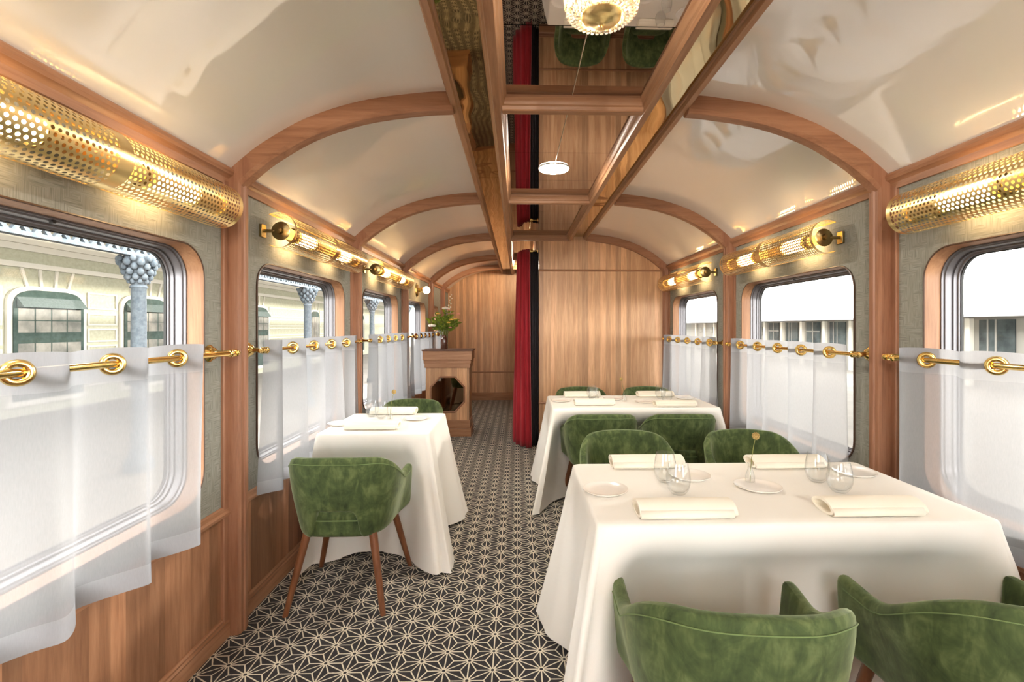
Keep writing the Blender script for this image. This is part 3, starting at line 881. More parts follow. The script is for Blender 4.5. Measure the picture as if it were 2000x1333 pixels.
CH = None
def make_chair():
    t = thing('armchair', '', 'chair', (0, 0, 0), 0, 'green velvet armchairs at the tables')
    N = 48
    us = [-1 + 2 * i / N for i in range(N + 1)]
    def top(u):
        x, y = chair_plan(u)
        return 0.752 - 0.150 * sstep(-0.245, 0.06, y) - 0.008 * sstep(0.0, 0.26, abs(x)) + 0.004 * sstep(0.05, 0.17, y)
    def bot(u):
        x, y = chair_plan(u)
        base = 0.350 + 0.02 * sstep(0.05, 0.17, y)
        if y < 0: base = base + 0.135 * (1 - sstep(0.105, 0.150, abs(x)))
        return base
    def scale(z):
        return 0.80 + 0.20 * sstep(0.30, 0.62, z) 
    def P(u, f, off):
        zt, zb = top(u), bot(u)
        z = zb + (zt - zb) * f
        x, y = chair_plan(u)
        e = 0.01
        x1, y1 = chair_plan(max(-1, u - e)); x2, y2 = chair_plan(min(1, u + e))
        tx, ty = x2 - x1, y2 - y1
        l = math.hypot(tx, ty) or 1
        nx, ny = -ty / l, tx / l            # inward normal (path runs left to right)
        s = scale(z)
        sy = 0.90 + 0.10 * sstep(0.30, 0.75, z)
        px = x * (s if y < 0.05 else s + (1 - s) * 0.75 * sstep(0.05, 0.18, y))
        py = y * sy if y < 0 else y
        # lean of the back
        py -= 0.02 * sstep(0.5, 0.75, z) * (1 if y < 0 else 0) * sstep(0.0, -0.2, y) if y < 0 else 0
        return (px + nx * off, py + ny * off, z)
    fs = [0, 0.06, 0.25, 0.5, 0.75, 0.93, 1.0]
    rows = []
    for u in us:
        loop = [P(u, f, 0.0 if 0.01 < f < 0.99 else 0.008) for f in fs]
        loop += [P(u, f, (0.050 - 0.010 * f) if 0.01 < f < 0.99 else 0.036) for f in reversed(fs)]
        rows.append(loop)
    # rounded arm fronts
    def shrink(r, k, dy):
        c = np.mean(np.array(r), axis=0)
        return [tuple(c + (np.array(p) - c) * np.array([k, 1, 0.97 if k > 0.5 else 0.9]) + np.array([0, dy, 0])) for p in r]
    rows = [shrink(rows[0], 0.5, 0.014), shrink(rows[0], 0.9, 0.009)] + rows + [shrink(rows[-1], 0.9, 0.009), shrink(rows[-1], 0.5, 0.014)]
    MB().grid(rows, cv=True, cap0=True, cap1=True).build('backrest_shell', 'velvet', t, smooth=70, sub=1)
    m = MB()
    m.tube([P(u, (top(u) - 0.030 - bot(u)) / (top(u) - bot(u)), -0.0003) for u in us[1:-1]], 0.0016, 6)
    m.build('piping', 'piping', t)
    # seat cushion
    m = MB()
    def seat_ring(k, z, grow=0.0):
        r = []
        for i in range(40):
            a = 2 * PI * i / 40
            ca, sa = math.cos(a), math.sin(a)
            x = 0.192 * math.copysign(abs(ca) ** 0.45, ca)
            y = 0.01 + 0.222 * math.copysign(abs(sa) ** 0.45, sa)
            w = 1 + 0.16 * sstep(-0.2, 0.22, y)
            r.append((x * w * k, 0.01 + (y - 0.01) * k, z))
        return r
    m.grid([seat_ring(0.90, 0.345), seat_ring(0.97, 0.350), seat_ring(1.0, 0.365), seat_ring(1.0, 0.395), seat_ring(1.01, 0.420), seat_ring(1.0, 0.450), seat_ring(0.95, 0.468), seat_ring(0.80, 0.476), seat_ring(0.4, 0.480)], cv=True, cap0=True, cap1=True)
    m.build('seat', 'velvet', t, smooth=60, sub=1)
    m = MB()
    m.tube([(x, y, 0.432) for x, y, z in seat_ring(1.013, 0)], 0.003, 6, closed=True).build('seat_piping', 'piping', t)
    for sx in (-1, 1):
        for (tx, ty, bx, by) in ((0.155, -0.165, 0.228, -0.245), (0.165, 0.165, 0.250, 0.228)):
            m = MB()
            pts = [(sx * (tx + (bx - tx) * k), ty + (by - ty) * k, 0.375 * (1 - k)) for k in (0, 0.5, 1.0)]
            rows = []
            for (x, y, z), r in zip(pts, (0.0205, 0.0175, 0.013)):
                rows.append([(x + r * math.cos(2 * PI * q / 16), y + r * math.sin(2 * PI * q / 16), z) for q in range(16)])
            m.grid(rows, cv=True, cap0=True, cap1=True).build('leg', 'legwood', t)
    return t
chairs = [
    (-0.862, 2.545, 0.0, 'green velvet armchair seen whole from behind, at the small left table'),
    (-0.872, 3.865, PI, 'green velvet armchair at the far side of the small left table, before the host stand'),
    (0.545, 1.275, -0.09, 'green velvet armchair at the bottom of the photo, its whole backrest top in view'),
    (1.252, 1.275, -0.04, 'green velvet armchair in the bottom right corner, cut off by the frame'),
    (0.614, 2.585, PI, 'green velvet armchair across the near right table, on the aisle side'),
    (1.320, 2.585, PI, 'green velvet armchair across the near right table, on the window side'),
    (0.610, 3.625, 0.0, 'green velvet armchair back to back with the near table, aisle side'),
    (1.185, 3.625, 0.0, 'green velvet armchair back to back with the near table, window side'),
    (0.632, 4.66, PI, 'green velvet armchair against the wooden partition, on the aisle side'),
    (1.305, 4.66, PI, 'green velvet armchair against the wooden partition, on the window side'),
]
ch0 = make_chair()
for i, (x, y, r, lab) in enumerate(chairs):
    if i == 0:
        ch0.location = (x, y, 0); ch0.rotation_euler = (0, 0, r); ch0['label'] = lab
    else:
        dup(ch0, (x, y, 0), r, lab)

# ------------------------------------------------------------------ tables and cloths
def table(x0, x1, y0, y1, label):
    cx, cy = (x0 + x1) / 2, (y0 + y1) / 2
    t = thing('dining_table', label, 'table', (cx, cy, 0), 0, 'dining tables under white cloths')
    hx, hy = (x1 - x0) / 2 - 0.012, (y1 - y0) / 2 - 0.012
    MB().box(-hx, hx, -hy, hy, 0.715, HT - 0.006).build('tabletop', 'wood_x', t, bevel=0.004)
    for sx in ((-1, 1) if hx > 0.5 else (0,)):
        MB().lathe([(0.03, 0.02), (0.03, 0.72)], (sx * (hx - 0.25), 0, 0), 'Z', 16).build('column', 'brass_dark', t)
        MB().lathe([(0.0, 0.0), (0.13, 0.0), (0.13, 0.012), (0.03, 0.025), (0.0, 0.025)], (sx * (hx - 0.25), 0, 0), 'Z', 24).build('base', 'brass_dark', t)
    return t

def cloth(x0, x1, y0, y1, label, seed, push=(), hem=0.018, amp=1.0, free=(1, 1, 1, 1), wall=None):
    rnd = random.Random(seed)
    cx, cy = (x0 + x1) / 2, (y0 + y1) / 2
    hx, hy = (x1 - x0) / 2, (y1 - y0) / 2
    r = 0.022
    # perimeter samples: (x, y, nx, ny, ds to nearest corner, corner index)
    per = []
    def side(ax, ay, bx, by, nx, ny, n, c0, c1):
        L = math.hypot(bx - ax, by - ay)
        for i in range(n):
            k = i / n
            # denser near the corners
            k = 0.5 - 0.5 * math.cos(PI * k) if True else k
            d0, d1 = k * L, (1 - k) * L
            per.append((ax + (bx - ax) * k, ay + (by - ay) * k, nx, ny, min(d0, d1), c0 if d0 < d1 else c1))
    def corner(ox, oy, a0, c):
        for i in range(7):
            a = math.radians(a0 + 90 * i / 7)
            per.append((ox + r * math.cos(a), oy + r * math.sin(a), math.cos(a), math.sin(a), 0.0, c))
    side(-hx + r, -hy, hx - r, -hy, 0, -1, 64, 0, 1); corner(hx - r, -hy + r, -90, 1)
    side(hx, -hy + r, hx, hy - r, 1, 0, 44, 1, 2); corner(hx - r, hy - r, 0, 2)
    side(hx - r, hy, -hx + r, hy, 0, 1, 64, 2, 3); corner(-hx + r, hy - r, 90, 3)
    side(-hx, hy - r, -hx, -hy + r, -1, 0, 44, 3, 0); corner(-hx + r, -hy + r, 180, 0)
    diag = [(-0.707, -0.707), (0.707, -0.707), (0.707, 0.707), (-0.707, 0.707)]
    p1, p2, p3 = (rnd.uniform(0, 6.28) for _ in range(3))
    zt = HT + 0.003
    levels = [('top', 0.30), ('top', 0.06), ('in', 0.014, zt), ('in', 0.004, zt - 0.003), ('in', 0.0, zt - 0.010)]
    rows = []
    n = len(per)
    for inset, z in ((0.20, zt), (0.05, zt), (0.012, zt - 0.0005), (0.004, zt - 0.004), (0.0, zt - 0.011)):
        rows.append([(x * (hx - inset) / hx, y * (hy - inset) / hy, z) for x, y, *_ in per])
    vs = [0.04, 0.1, 0.18, 0.28, 0.38, 0.48, 0.58, 0.68, 0.78, 0.88, 0.95, 1.0]
    for v in vs:
        row = []
        for i, (x, y, nx, ny, ds, c) in enumerate(per):
            g = math.exp(-(ds / 0.115) ** 2)
            s = i / n * 2 * PI
            dx, dy = nx * (1 - g) + diag[c][0] * g, ny * (1 - g) + diag[c][1] * g
            l = math.hypot(dx, dy); dx /= l; dy /= l
            sgn = (x * -ny + y * nx)
            flare = amp * (0.195 * g * free[c] - 0.020 * math.exp(-((ds - 0.20) / 0.07) ** 2))
            fold = amp * (0.014 * math.sin(s * 9 + p1) + 0.010 * math.sin(s * 17 + p2) + 0.006 * math.sin(s * 29 + p3))
            out = 0.010 * min(1, v * 6) + flare * v ** 1.15 + fold * v ** 1.3
            # crisp pleat beside the corner
            out += amp * free[c] * 0.03 * math.exp(-((ds - 0.085) / 0.022) ** 2) * v
            X_, Y_ = x + dx * out, y + dy * out
            for (pxc, phw, pd, sd) in push:
                if (sd < 0 and ny < -0.9) or (sd > 0 and ny > 0.9):
                    wgt = (1 - sstep(phw, phw + 0.10, abs(x + cx - pxc))) * sstep(0.06, 0.26, v)
                    Y_ += -sd * pd * wgt
            if wall is not None:
                lim = wall - cx
                if (X_ - lim) * wall > 0: X_ = lim + (X_ - lim) * 0.15
            z = zt - 0.011 - (zt - 0.011 - hem) * v + (0.012 * math.sin(s * 7 + p2) * v ** 3 if g < 0.3 else 0) - (0.0)
            row.append((X_, Y_, max(z, 0.006)))
        rows.append(row)
    o = MB().grid(rows, cv=True, cap0=True).build('tablecloth', 'cloth', None, smooth=50, loc=(cx, cy, 0))
    return tag(o, label, 'tablecloth', 'white tablecloths')

T1 = (0.243, 1.525, 1.472, 2.145)
T2 = (0.262, 1.535, 3.59, 4.27)
TL = (-1.15, -0.505, 2.775, 3.43)
table(*T1, 'dining table under the nearest white cloth, right of the aisle')
table(*T2, 'dining table under the farther white cloth, before the partition')
table(*TL, 'small dining table under the white cloth left of the aisle')
cloth(*T1, 'white tablecloth on the nearest right-hand table, reaching the floor', 3, push=((0.90, 0.50, 0.125, -1),), wall=1.62)
cloth(*T2, 'white tablecloth on the farther right-hand table, before the wooden partition', 5, push=((0.90, 0.52, 0.30, -1),), wall=1.62)
cloth(*TL, 'white tablecloth on the small table left of the aisle', 11, amp=0.95, push=((-0.862, 0.20, 0.12, -1),), wall=-1.155)

# ------------------------------------------------------------------ tableware
def lookup(first, build):
    pass
PR = {}
def place(kind, builder, loc, rz, label):
    if kind not in PR:
        o = builder()
        PR[kind] = o
        o.location = loc; o.rotation_euler = (0, 0, rz); o['label'] = label
    else:
        o = dup(PR[kind], loc, rz, label)
    return o

def b_plate():
    prof = [(0.0, 0.004), (0.045, 0.004), (0.060, 0.005), (0.072, 0.0085), (0.081, 0.0125), (0.083, 0.0125), (0.0825, 0.0105), (0.070, 0.003), (0.055, 0.0), (0.0, 0.0)]
    m = MB()
    rows = []
    for r, h in prof:
        rows.append([(r * (1 + 0.025 * math.cos(2 * a + 0.6) * (r / 0.083) + 0.012 * math.cos(3 * a)) * math.cos(a), r * (1 + 0.025 * math.cos(2 * a + 0.6) * (r / 0.083)) * math.sin(a), h) for a in [2 * PI * k / 48 for k in range(48)]])
    m.grid(rows, cv=True)
    return tag(m.build('side_plate', 'china', smooth=50), '', 'plate', 'small white side plates')

def b_glass():
    prof = [(0.0, 0.001), (0.022, 0.001), (0.026, 0.004), (0.036, 0.018), (0.0425, 0.038), (0.0435, 0.055), (0.041, 0.078), (0.0365, 0.100), (0.0335, 0.114), (0.0325, 0.114), (0.0355, 0.100), (0.040, 0.078), (0.0422, 0.055), (0.041, 0.039), (0.034, 0.021), (0.022, 0.010), (0.0, 0.009)]
    return tag(MB().lathe(prof, n=36, cap0=False, cap1=False).build('wine_glass', 'glass', smooth=60), '', 'glass', 'stemless wine glasses')

def b_napkin():
    # flattened roll, open at its ends, lying along X
    L = 0.155
    prof = []
    for k in range(26):
        a = 2 * PI * k / 26
        y, z = 0.056 * math.cos(a), 0.021 * math.sin(a)
        if z < 0: z *= 0.95
        y += 0.008 * math.sin(a)
        prof.append((y, 0.021 + z * (1.0 + 0.35 * math.cos(a - 2.4) * (1 if z > 0 else 0))))
    cy = 0.0; cz = 0.021
    inner = [(cy + (y - cy) * 0.80, cz + (z - cz) * 0.66) for y, z in prof]
    m = MB()
    def ring(p, x, k=1.0): return [(x, cy + (y - cy) * k, max(0.0005, z * (1 + (k - 1) * 0.6))) for y, z in p]
    rows = [ring(inner, L * 0.75), ring(inner, L), ring(prof, L, 0.99), ring(prof, L - 0.004, 1.0), ring(prof, 0.05, 1.015), ring(prof, -0.05, 1.015), ring(prof, -L + 0.004, 1.0), ring(prof, -L, 0.99), ring(inner, -L), ring(inner, -L * 0.75)]
    m.grid(rows, cv=True, cap0=True, cap1=True)
    o = m.build('rolled_napkin', 'napkin', smooth=50)
    # loose folded flap along the front edge
    f = MB()
    f.grid([[(x, -0.050, 0.0035), (x, -0.058, 0.008), (x, -0.060, 0.018), (x, -0.050, 0.030)] for x in (-L + 0.002, -L * 0.3, L * 0.3, L - 0.012)])
    f.build('folded_flap', 'napkin', o, smooth=60, solid=0.002)
    return tag(o, '', 'napkin', 'rolled ivory napkins')

def b_budvase():
    prof = [(0.0, 0.001), (0.0165, 0.001), (0.018, 0.004), (0.0175, 0.030), (0.014, 0.045), (0.0085, 0.058), (0.008, 0.074), (0.0115, 0.082), (0.0105, 0.082), (0.007, 0.074), (0.0075, 0.057), (0.012, 0.045), (0.0155, 0.03), (0.016, 0.008), (0.0, 0.006)]
    return tag(MB().lathe(prof, n=24, cap0=False, cap1=False).build('bud_vase', 'glass', smooth=60), '', 'vase', 'small glass bud vases')

def b_flower():
    t = thing('dried_flower', '', 'flower', group='single dried flowers in bud vases')
    MB().tube([(0, 0, 0.008), (0.002, 0, 0.05), (0.006, 0, 0.10), (0.016, 0.002, 0.15), (0.021, 0.003, 0.172)], 0.0013, 6).build('stem', 'stem', t)
    m = MB().sphere((0.024, 0.003, 0.184), 0.0125, 12, 8)
    rr = random.Random(3)
    for k in range(46):
        th, ph = math.acos(1 - 2 * (k + 0.5) / 46), k * 2.39996
        dv = Vector((math.sin(th) * math.cos(ph), math.sin(th) * math.sin(ph), math.cos(th)))
        p = Vector((0.024, 0.003, 0.184)) + dv * 0.0125
        m.sphere(tuple(p), 0.0028, 6, 4)
    m.build('flower_head', 'seed', t)
    return t

def at(px, py, z=HT + 0.004):
    th, f, ppx, ppy = 0.027, 944.0, 1036.0, 639.0
    xc, zc = (px - ppx) / f, (ppy - py) / f
    rx, ry = xc * math.cos(th) + math.sin(th), -xc * math.sin(th) + math.cos(th)
    k = (z - 1.36) / zc
    return (rx * k, ry * k, z)

ZT = HT + 0.0032
near, far, small = 'the nearest right-hand table', 'the farther right-hand table', 'the small left table'
# nearest table, from measured places
for x, y, lab in ((0.325, 1.775, 'small white side plate at the aisle end of ' + near), (0.695, 1.935, 'small white side plate left of the bud vase on ' + near),
                  (0.905, 1.795, 'small white side plate in front of the bud vase on ' + near), (1.395, 1.965, 'small white side plate at the window end of ' + near)):
    place('plate', b_plate, (x, y, ZT), 0.6 * x * 5, lab)
def nap(l, r, yb): 
    a, c = at(l, yb), at(r, yb)
    return ((a[0] + c[0]) / 2, (a[1] + c[1]) / 2 + 0.052, ZT)
place('napkin', b_napkin, nap(1252, 1440, 1016), 0.0, 'rolled ivory napkin at the front of %s, aisle side' % near)
place('napkin', b_napkin, nap(1626, 1812, 1011), 0.0, 'rolled ivory napkin at the front of %s, window side' % near)
place('napkin', b_napkin, nap(1197, 1340, 917), 0.0, 'rolled ivory napkin behind the aisle-side glasses on ' + near)
place('napkin', b_napkin, nap(1475, 1615, 917), 0.0, 'rolled ivory napkin behind the bud vase on ' + near)
for px, py, lab in ((1299, 941, 'stemless glass standing behind its twin at the aisle end of ' + near), (1325, 965, 'stemless glass nearer the camera at the aisle end of ' + near),
                    (1596, 941, 'stemless glass standing behind its twin at the window end of ' + near), (1640, 961, 'stemless glass nearer the camera at the window end of ' + near)):
    p = at(px, py); place('glass', b_glass, (p[0], p[1], ZT), 0, lab)
p = at(1465, 945)
place('budvase', b_budvase, (p[0], p[1], ZT), 0, 'little clear bud vase on ' + near)
place('flower', b_flower, (p[0], p[1], ZT), 0, 'dried globe flower in the bud vase on ' + near)
# farther table
dx, dy = T2[0] - T1[0], T2[2] - T1[2]
for x, y, lab in ((0.36, 3.93, 'small white side plate at the aisle end of ' + far), (0.80, 4.02, 'small white side plate left of the bud vase on ' + far),
                  (1.03, 3.86, 'small white side plate in front of the bud vase on ' + far), (1.42, 4.05, 'small white side plate at the window end of ' + far)):
    place('plate', b_plate, (x, y, ZT), x * 3, lab)
place('napkin', b_napkin, nap(1131, 1194, 793), 0, 'rolled ivory napkin at the front of %s, aisle side' % far)
place('napkin', b_napkin, nap(1282, 1362, 796), 0, 'rolled ivory napkin at the front of %s, window side' % far)
place('napkin', b_napkin, (0.56, 4.19, ZT), 0, 'rolled ivory napkin at the partition side of %s, aisle end' % far)
place('napkin', b_napkin, (1.20, 4.19, ZT), 0, 'rolled ivory napkin at the partition side of %s, window end' % far)
for px, py, lab in ((1156, 779, 'stemless glass standing behind its twin at the aisle end of ' + far), (1160, 784, 'stemless glass nearer the camera at the aisle end of ' + far),
                    (1290, 779, 'stemless glass standing behind its twin at the window end of ' + far), (1302, 786, 'stemless glass nearer the camera at the window end of ' + far)):
    p = at(px, py); place('glass', b_glass, (p[0], p[1], ZT), 0, lab)
p = at(1219, 785)
place('budvase', b_budvase, (p[0], p[1], ZT), 0, 'little clear bud vase on ' + far)
place('flower', b_flower, (p[0], p[1], ZT), PI, 'dried globe flower in the bud vase on ' + far)
# small left table
for px, py, lab in ((813, 819, 'small white side plate on the aisle side of ' + small), (668, 829, 'small white side plate on the window side of ' + small)):
    p = at(px, py); place('plate', b_plate, (p[0], p[1], ZT), 1.0, lab)
place('napkin', b_napkin, nap(672, 776, 841), 0, 'rolled ivory napkin at the front of ' + small)
place('napkin', b_napkin, nap(718, 814, 811), 0, 'rolled ivory napkin at the far side of ' + small)
for px, py, lab in ((727, 814, 'stemless glass nearer the window on ' + small), (745, 818, 'stemless glass beside the bud vase on ' + small)):
    p = at(px, py); place('glass', b_glass, (p[0], p[1], ZT), 0, lab)
p = at(762, 821)
place('budvase', b_budvase, (p[0], p[1], ZT), 0, 'little clear bud vase on ' + small)
place('flower', b_flower, (p[0], p[1], ZT), 0, 'dried globe flower in the bud vase on ' + small)

# ------------------------------------------------------------------ host stand, flowers
t = thing('host_stand', 'wooden host stand with an octagonal mirror, at the left wall before the corridor', 'host stand', (-0.868, 6.19, 0))
hw = 0.268
def stp(m, g, z0, z1): return m.box(-hw - g, hw + g, -0.155 - g, 0.155 + g, z0, z1)
MB().box(-hw, hw, -0.155, 0.155, 0.0, 0.9).build('body', 'wood_z_x', t)
stp(stp(MB(), 0.026, 0.0, 0.10), 0.013, 0.10, 0.20).build('plinth', 'beam_x', t, bevel=0.003)
m = MB(); stp(m, 0.014, 0.85, 0.905); stp(m, 0.024, 0.905, 0.95); stp(m, 0.036, 0.95, 1.062); m.build('frieze', 'beam_x', t, bevel=0.004)
stp(MB(), 0.046, 1.062, 1.08).build('top', wood('dark walnut top', 'X', light=(0.16, 0.075, 0.045), mid=(0.11, 0.05, 0.03), dark=(0.07, 0.03, 0.018)), t, bevel=0.002)
octo = [(-0.105, -0.215), (0.085, -0.215), (0.205, -0.085), (0.205, 0.075), (0.075, 0.215), (-0.055, 0.215), (-0.205, 0.085), (-0.205, -0.100)]
octo = [(-0.09, -0.215), (0.09, -0.215), (0.205, -0.09), (0.205, 0.09), (0.09, 0.215), (-0.09, 0.215), (-0.205, 0.09), (-0.205, -0.09)]
fr = MB()
yo = -0.155
rows = [[(x * k, yo - d_, 0.52 + z * k) for x, z in octo] for k, d_ in ((1.06, -0.002), (1.06, 0.010), (1.03, 0.016), (0.97, 0.012), (0.965, 0.006))]
fr.grid(rows, cv=True).build('mirror_frame', 'wood_x', t, smooth=20)
MB().prism([(x * 0.975, 0.52 + z * 0.975) for x, z in octo], 'Y', yo - 0.007, yo + 0.001).build('octagonal_mirror', 'octmirror', t, smooth=0)

VX, VY, VZ = -0.925, 6.12, 1.0805
t = tag(MB().lathe([(0.0, 0.0), (0.040, 0.0), (0.043, 0.006), (0.043, 0.12), (0.040, 0.135), (0.030, 0.15), (0.030, 0.175), (0.034, 0.18), (0.028, 0.18), (0.026, 0.15), (0.026, 0.10), (0.0, 0.09)], (0, 0, 0), 'Z', 24, False, False).build('flower_vase', 'vase', loc=(VX, VY, VZ)), 'dark brown glass vase on the host stand', 'vase')
t = thing('bouquet', 'loose bouquet of leaves and white, yellow and pink flowers in the brown vase', 'flowers', (VX, VY, VZ))
t.scale = (1.22, 1.22, 1.22)
rr = random.Random(12)
tips = []
stems = MB(); leaves = MB()
for k in range(34):
    a = rr.uniform(0, 2 * PI); sp = rr.uniform(0.02, 0.17); hgt = rr.uniform(0.26, 0.40) - sp * 0.35
    tip = Vector((sp * math.cos(a), sp * 0.8 * math.sin(a), hgt))
    tips.append(tip)
    base = Vector((0.015 * math.cos(a), 0.015 * math.sin(a), 0.12))
    midp = base * 0.45 + tip * 0.45 + Vector((0, 0, 0.05))
    stems.tube([base, midp, tip], 0.0022, 5)
    for j in range(11):
        q = rr.uniform(0.35, 1.0)
        p = base.lerp(tip, q) + Vector((rr.uniform(-.02, .02), rr.uniform(-.02, .02), 0.02))
        dr = Vector((rr.uniform(-1, 1), rr.uniform(-1, 1), rr.uniform(-0.3, 1))).normalized()
        sd = dr.cross(Vector((0, 0, 1))).normalized()
        L = rr.uniform(0.035, 0.065); w = L * 0.28
        up = sd.cross(dr) * (L * 0.12)
        leaves.add([p, p + dr * L * 0.4 + sd * w + up, p + dr * L, p + dr * L * 0.4 - sd * w + up, p + dr * L * 0.4 - up], [(0, 4, 1), (1, 4, 2), (0, 3, 4), (4, 3, 2)])
# one tall blossom spray
spray = [Vector((0.01, 0, 0.16)), Vector((0.05, 0.0, 0.38)), Vector((0.075, 0.0, 0.56))]
stems.tube(spray, 0.002, 5)
stems.build('stems', 'stem', t)
o = leaves.build('leaves', 'leaf', t, smooth=0); o['kind'] = 'stuff'
def blossom(c, r, mat):
    m = MB()
    for q in range(6):
        a = q * PI / 3
        m.sphere((c[0] + r * 0.62 * math.cos(a), c[1] + r * 0.62 * math.sin(a), c[2] + 0.2 * r), r * 0.55, 8, 6, (1, 1, 0.7))
    m.sphere((c[0], c[1], c[2] + r * 0.35), r * 0.45, 8, 6)
    return m.build('blossom', mat, t)
for c, r, mt in (((0.02, -0.04, 0.415), 0.030, 'petal_w'), ((-0.115, -0.05, 0.235), 0.034, 'petal_w'), ((0.085, -0.07, 0.300), 0.019, 'petal_y'), ((0.06, -0.09, 0.27), 0.016, 'petal_y'),
                 ((0.12, -0.03, 0.31), 0.018, 'petal_y'), ((0.10, 0.03, 0.255), 0.018, 'petal_p'), ((0.15, 0.0, 0.36), 0.017, 'petal_p'), ((0.055, -0.06, 0.40), 0.014, 'petal_p'), ((-0.05, -0.08, 0.36), 0.016, 'petal_y'), ((0.075, -0.07, 0.22), 0.014, 'petal_p')):
    blossom(c, r, mt)
m = MB()
for k in range(11):
    q = 0.35 + 0.65 * k / 10
    p = spray[1].lerp(spray[2], (q - 0.35) / 0.65)
    m.sphere((p.x + 0.012 * math.cos(k * 2.4), p.y + 0.012 * math.sin(k * 2.4), p.z), 0.011 - 0.0006 * k, 8, 6)
m.build('blossom_spray', 'petal_w', t)

# ------------------------------------------------------------------ red curtain
t = thing('red_curtain', 'floor length crimson velvet curtain gathered at the partition edge', 'curtain', (0.10, 5.5, 0))
rows = []
nz = 26
pl = []
# pleated plan: runs from the far end along the corridor to the partition edge
base_path = [(-0.035, 0.30), (-0.015, 0.15), (0.02, 0.02), (0.095, -0.085), (0.168, -0.13)]
def bp(s):
    k = s * (len(base_path) - 1); i = min(int(k), len(base_path) - 2); f = k - i
    return tuple(base_path[i][j] * (1 - f) + base_path[i + 1][j] * f for j in (0, 1))
NS = 110
for iz in range(nz + 1):
    z = 0.012 + (2.235 - 0.012) * iz / nz
    f = iz / nz
    row = []
    for i in range(NS + 1):
        s = i / NS
        x, y = bp(s)
        x1, y1 = bp(min(1, s + 0.02)); x0, y0 = bp(max(0, s - 0.02))
        l = math.hypot(x1 - x0, y1 - y0)
        nx, ny = (y1 - y0) / l, -(x1 - x0) / l
        amp = (0.026 - 0.008 * f)
        w = amp * math.sin(s * 2 * PI * 5.2 + 0.5 * math.sin(z * 1.5)) + 0.007 * math.sin(s * 2 * PI * 14 + z * 2)
        sx = 1.0 - 0.42 * f ** 1.2
        xx = 0.10 + (x - 0.10) * sx
        row.append((xx + nx * w - 0.10 + 0.0, (y * (1 - 0.25 * f)) + ny * w, z))
    rows.append(row)
MB().grid(rows).build('velvet_panel', 'red', t, smooth=80, solid=0.004)
rows = []
for iz in range(13):
    z = 0.012 + 2.22 * iz / 12
    rows.append([(0.045 + 0.096 * i / 24, -0.055 + 0.07 * i / 24 + 0.014 * math.sin(i / 24 * 2 * PI * 3), z) for i in range(25)])
MB().grid(rows).build('dark_strip', 'navy', t, smooth=80, solid=0.003)  # near-black pleated strip between the velvet and the partition edge
t = thing('curtain_pole', 'brass pole end on the partition edge above the red curtain', 'curtain pole', (PX, 5.44, 2.215))
MB().lathe([(0.0, -0.008), (0.010, -0.010), (0.026, -0.016), (0.026, -0.02), (0.0, -0.021)][::-1], (0, 0, 0), 'X', 18).tube([(-0.015, 0, 0), (-0.085, 0, 0)], 0.006, 8).build('bracket', 'brass', t)
MB().lathe([(0.0, -0.03), (0.016, -0.026), (0.024, -0.012), (0.026, 0.0), (0.024, 0.012), (0.016, 0.026), (0.0, 0.03)], (-0.098, 0, 0), 'X', 16).build('finial', 'brass', t)
MB().tube([(-0.098, 0.0, 0.0), (-0.098, 0.42, 0.0)], 0.010, 10).build('pole', 'brass', t)

# ------------------------------------------------------------------ outside, left: platform, columns, station building
GZ = -0.35
struct(MB().box(-40, -3.0, -14, 60, GZ - 1.2, GZ).build('platform_left', 'paving', smooth=0), 'pale paved platform outside the left windows', 'platform')
struct(MB().box(-3.25, -2.9, -14, 60, GZ - 0.25, GZ + 0.02).build('platform_kerb', 'kerb', smooth=0), 'pale kerb along the platform edge', 'kerb')
struct(MB().box(-3.0, 60, -30, 70, -1.6, -1.45).build('ground', 'track', smooth=0), 'pale track bed around the carriage', 'ground')
FX = -9.5
t = thing('station_building', 'pale green stucco station building with arched green windows beyond the platform', 'building', (FX, 12, GZ))
FB = 12.0
def fb(m, y0, y1, z0, z1, d0, d1): return m.box(d0, d1, y0 - FB, y1 - FB, z0 - GZ, z1 - GZ)
fb(MB(), -6, 44, GZ, 5.2, -0.5, 0).build('wall', 'facade', t, smooth=0)
m = MB()
for z0, z1, d in ((2.50, 2.60, 0.07), (2.83, 2.95, 0.05), (2.95, 3.05, 0.12), (3.05, 3.17, 0.07)):
    fb(m, -6, 44, z0, z1, 0, d)
m.build('cornice_bands', 'facade_w', t, smooth=0)
wy = [4.92, 7.48, 10.04, 12.60, 15.16, 17.85, 22.85, 26.2, 29.6]
piers = MB()
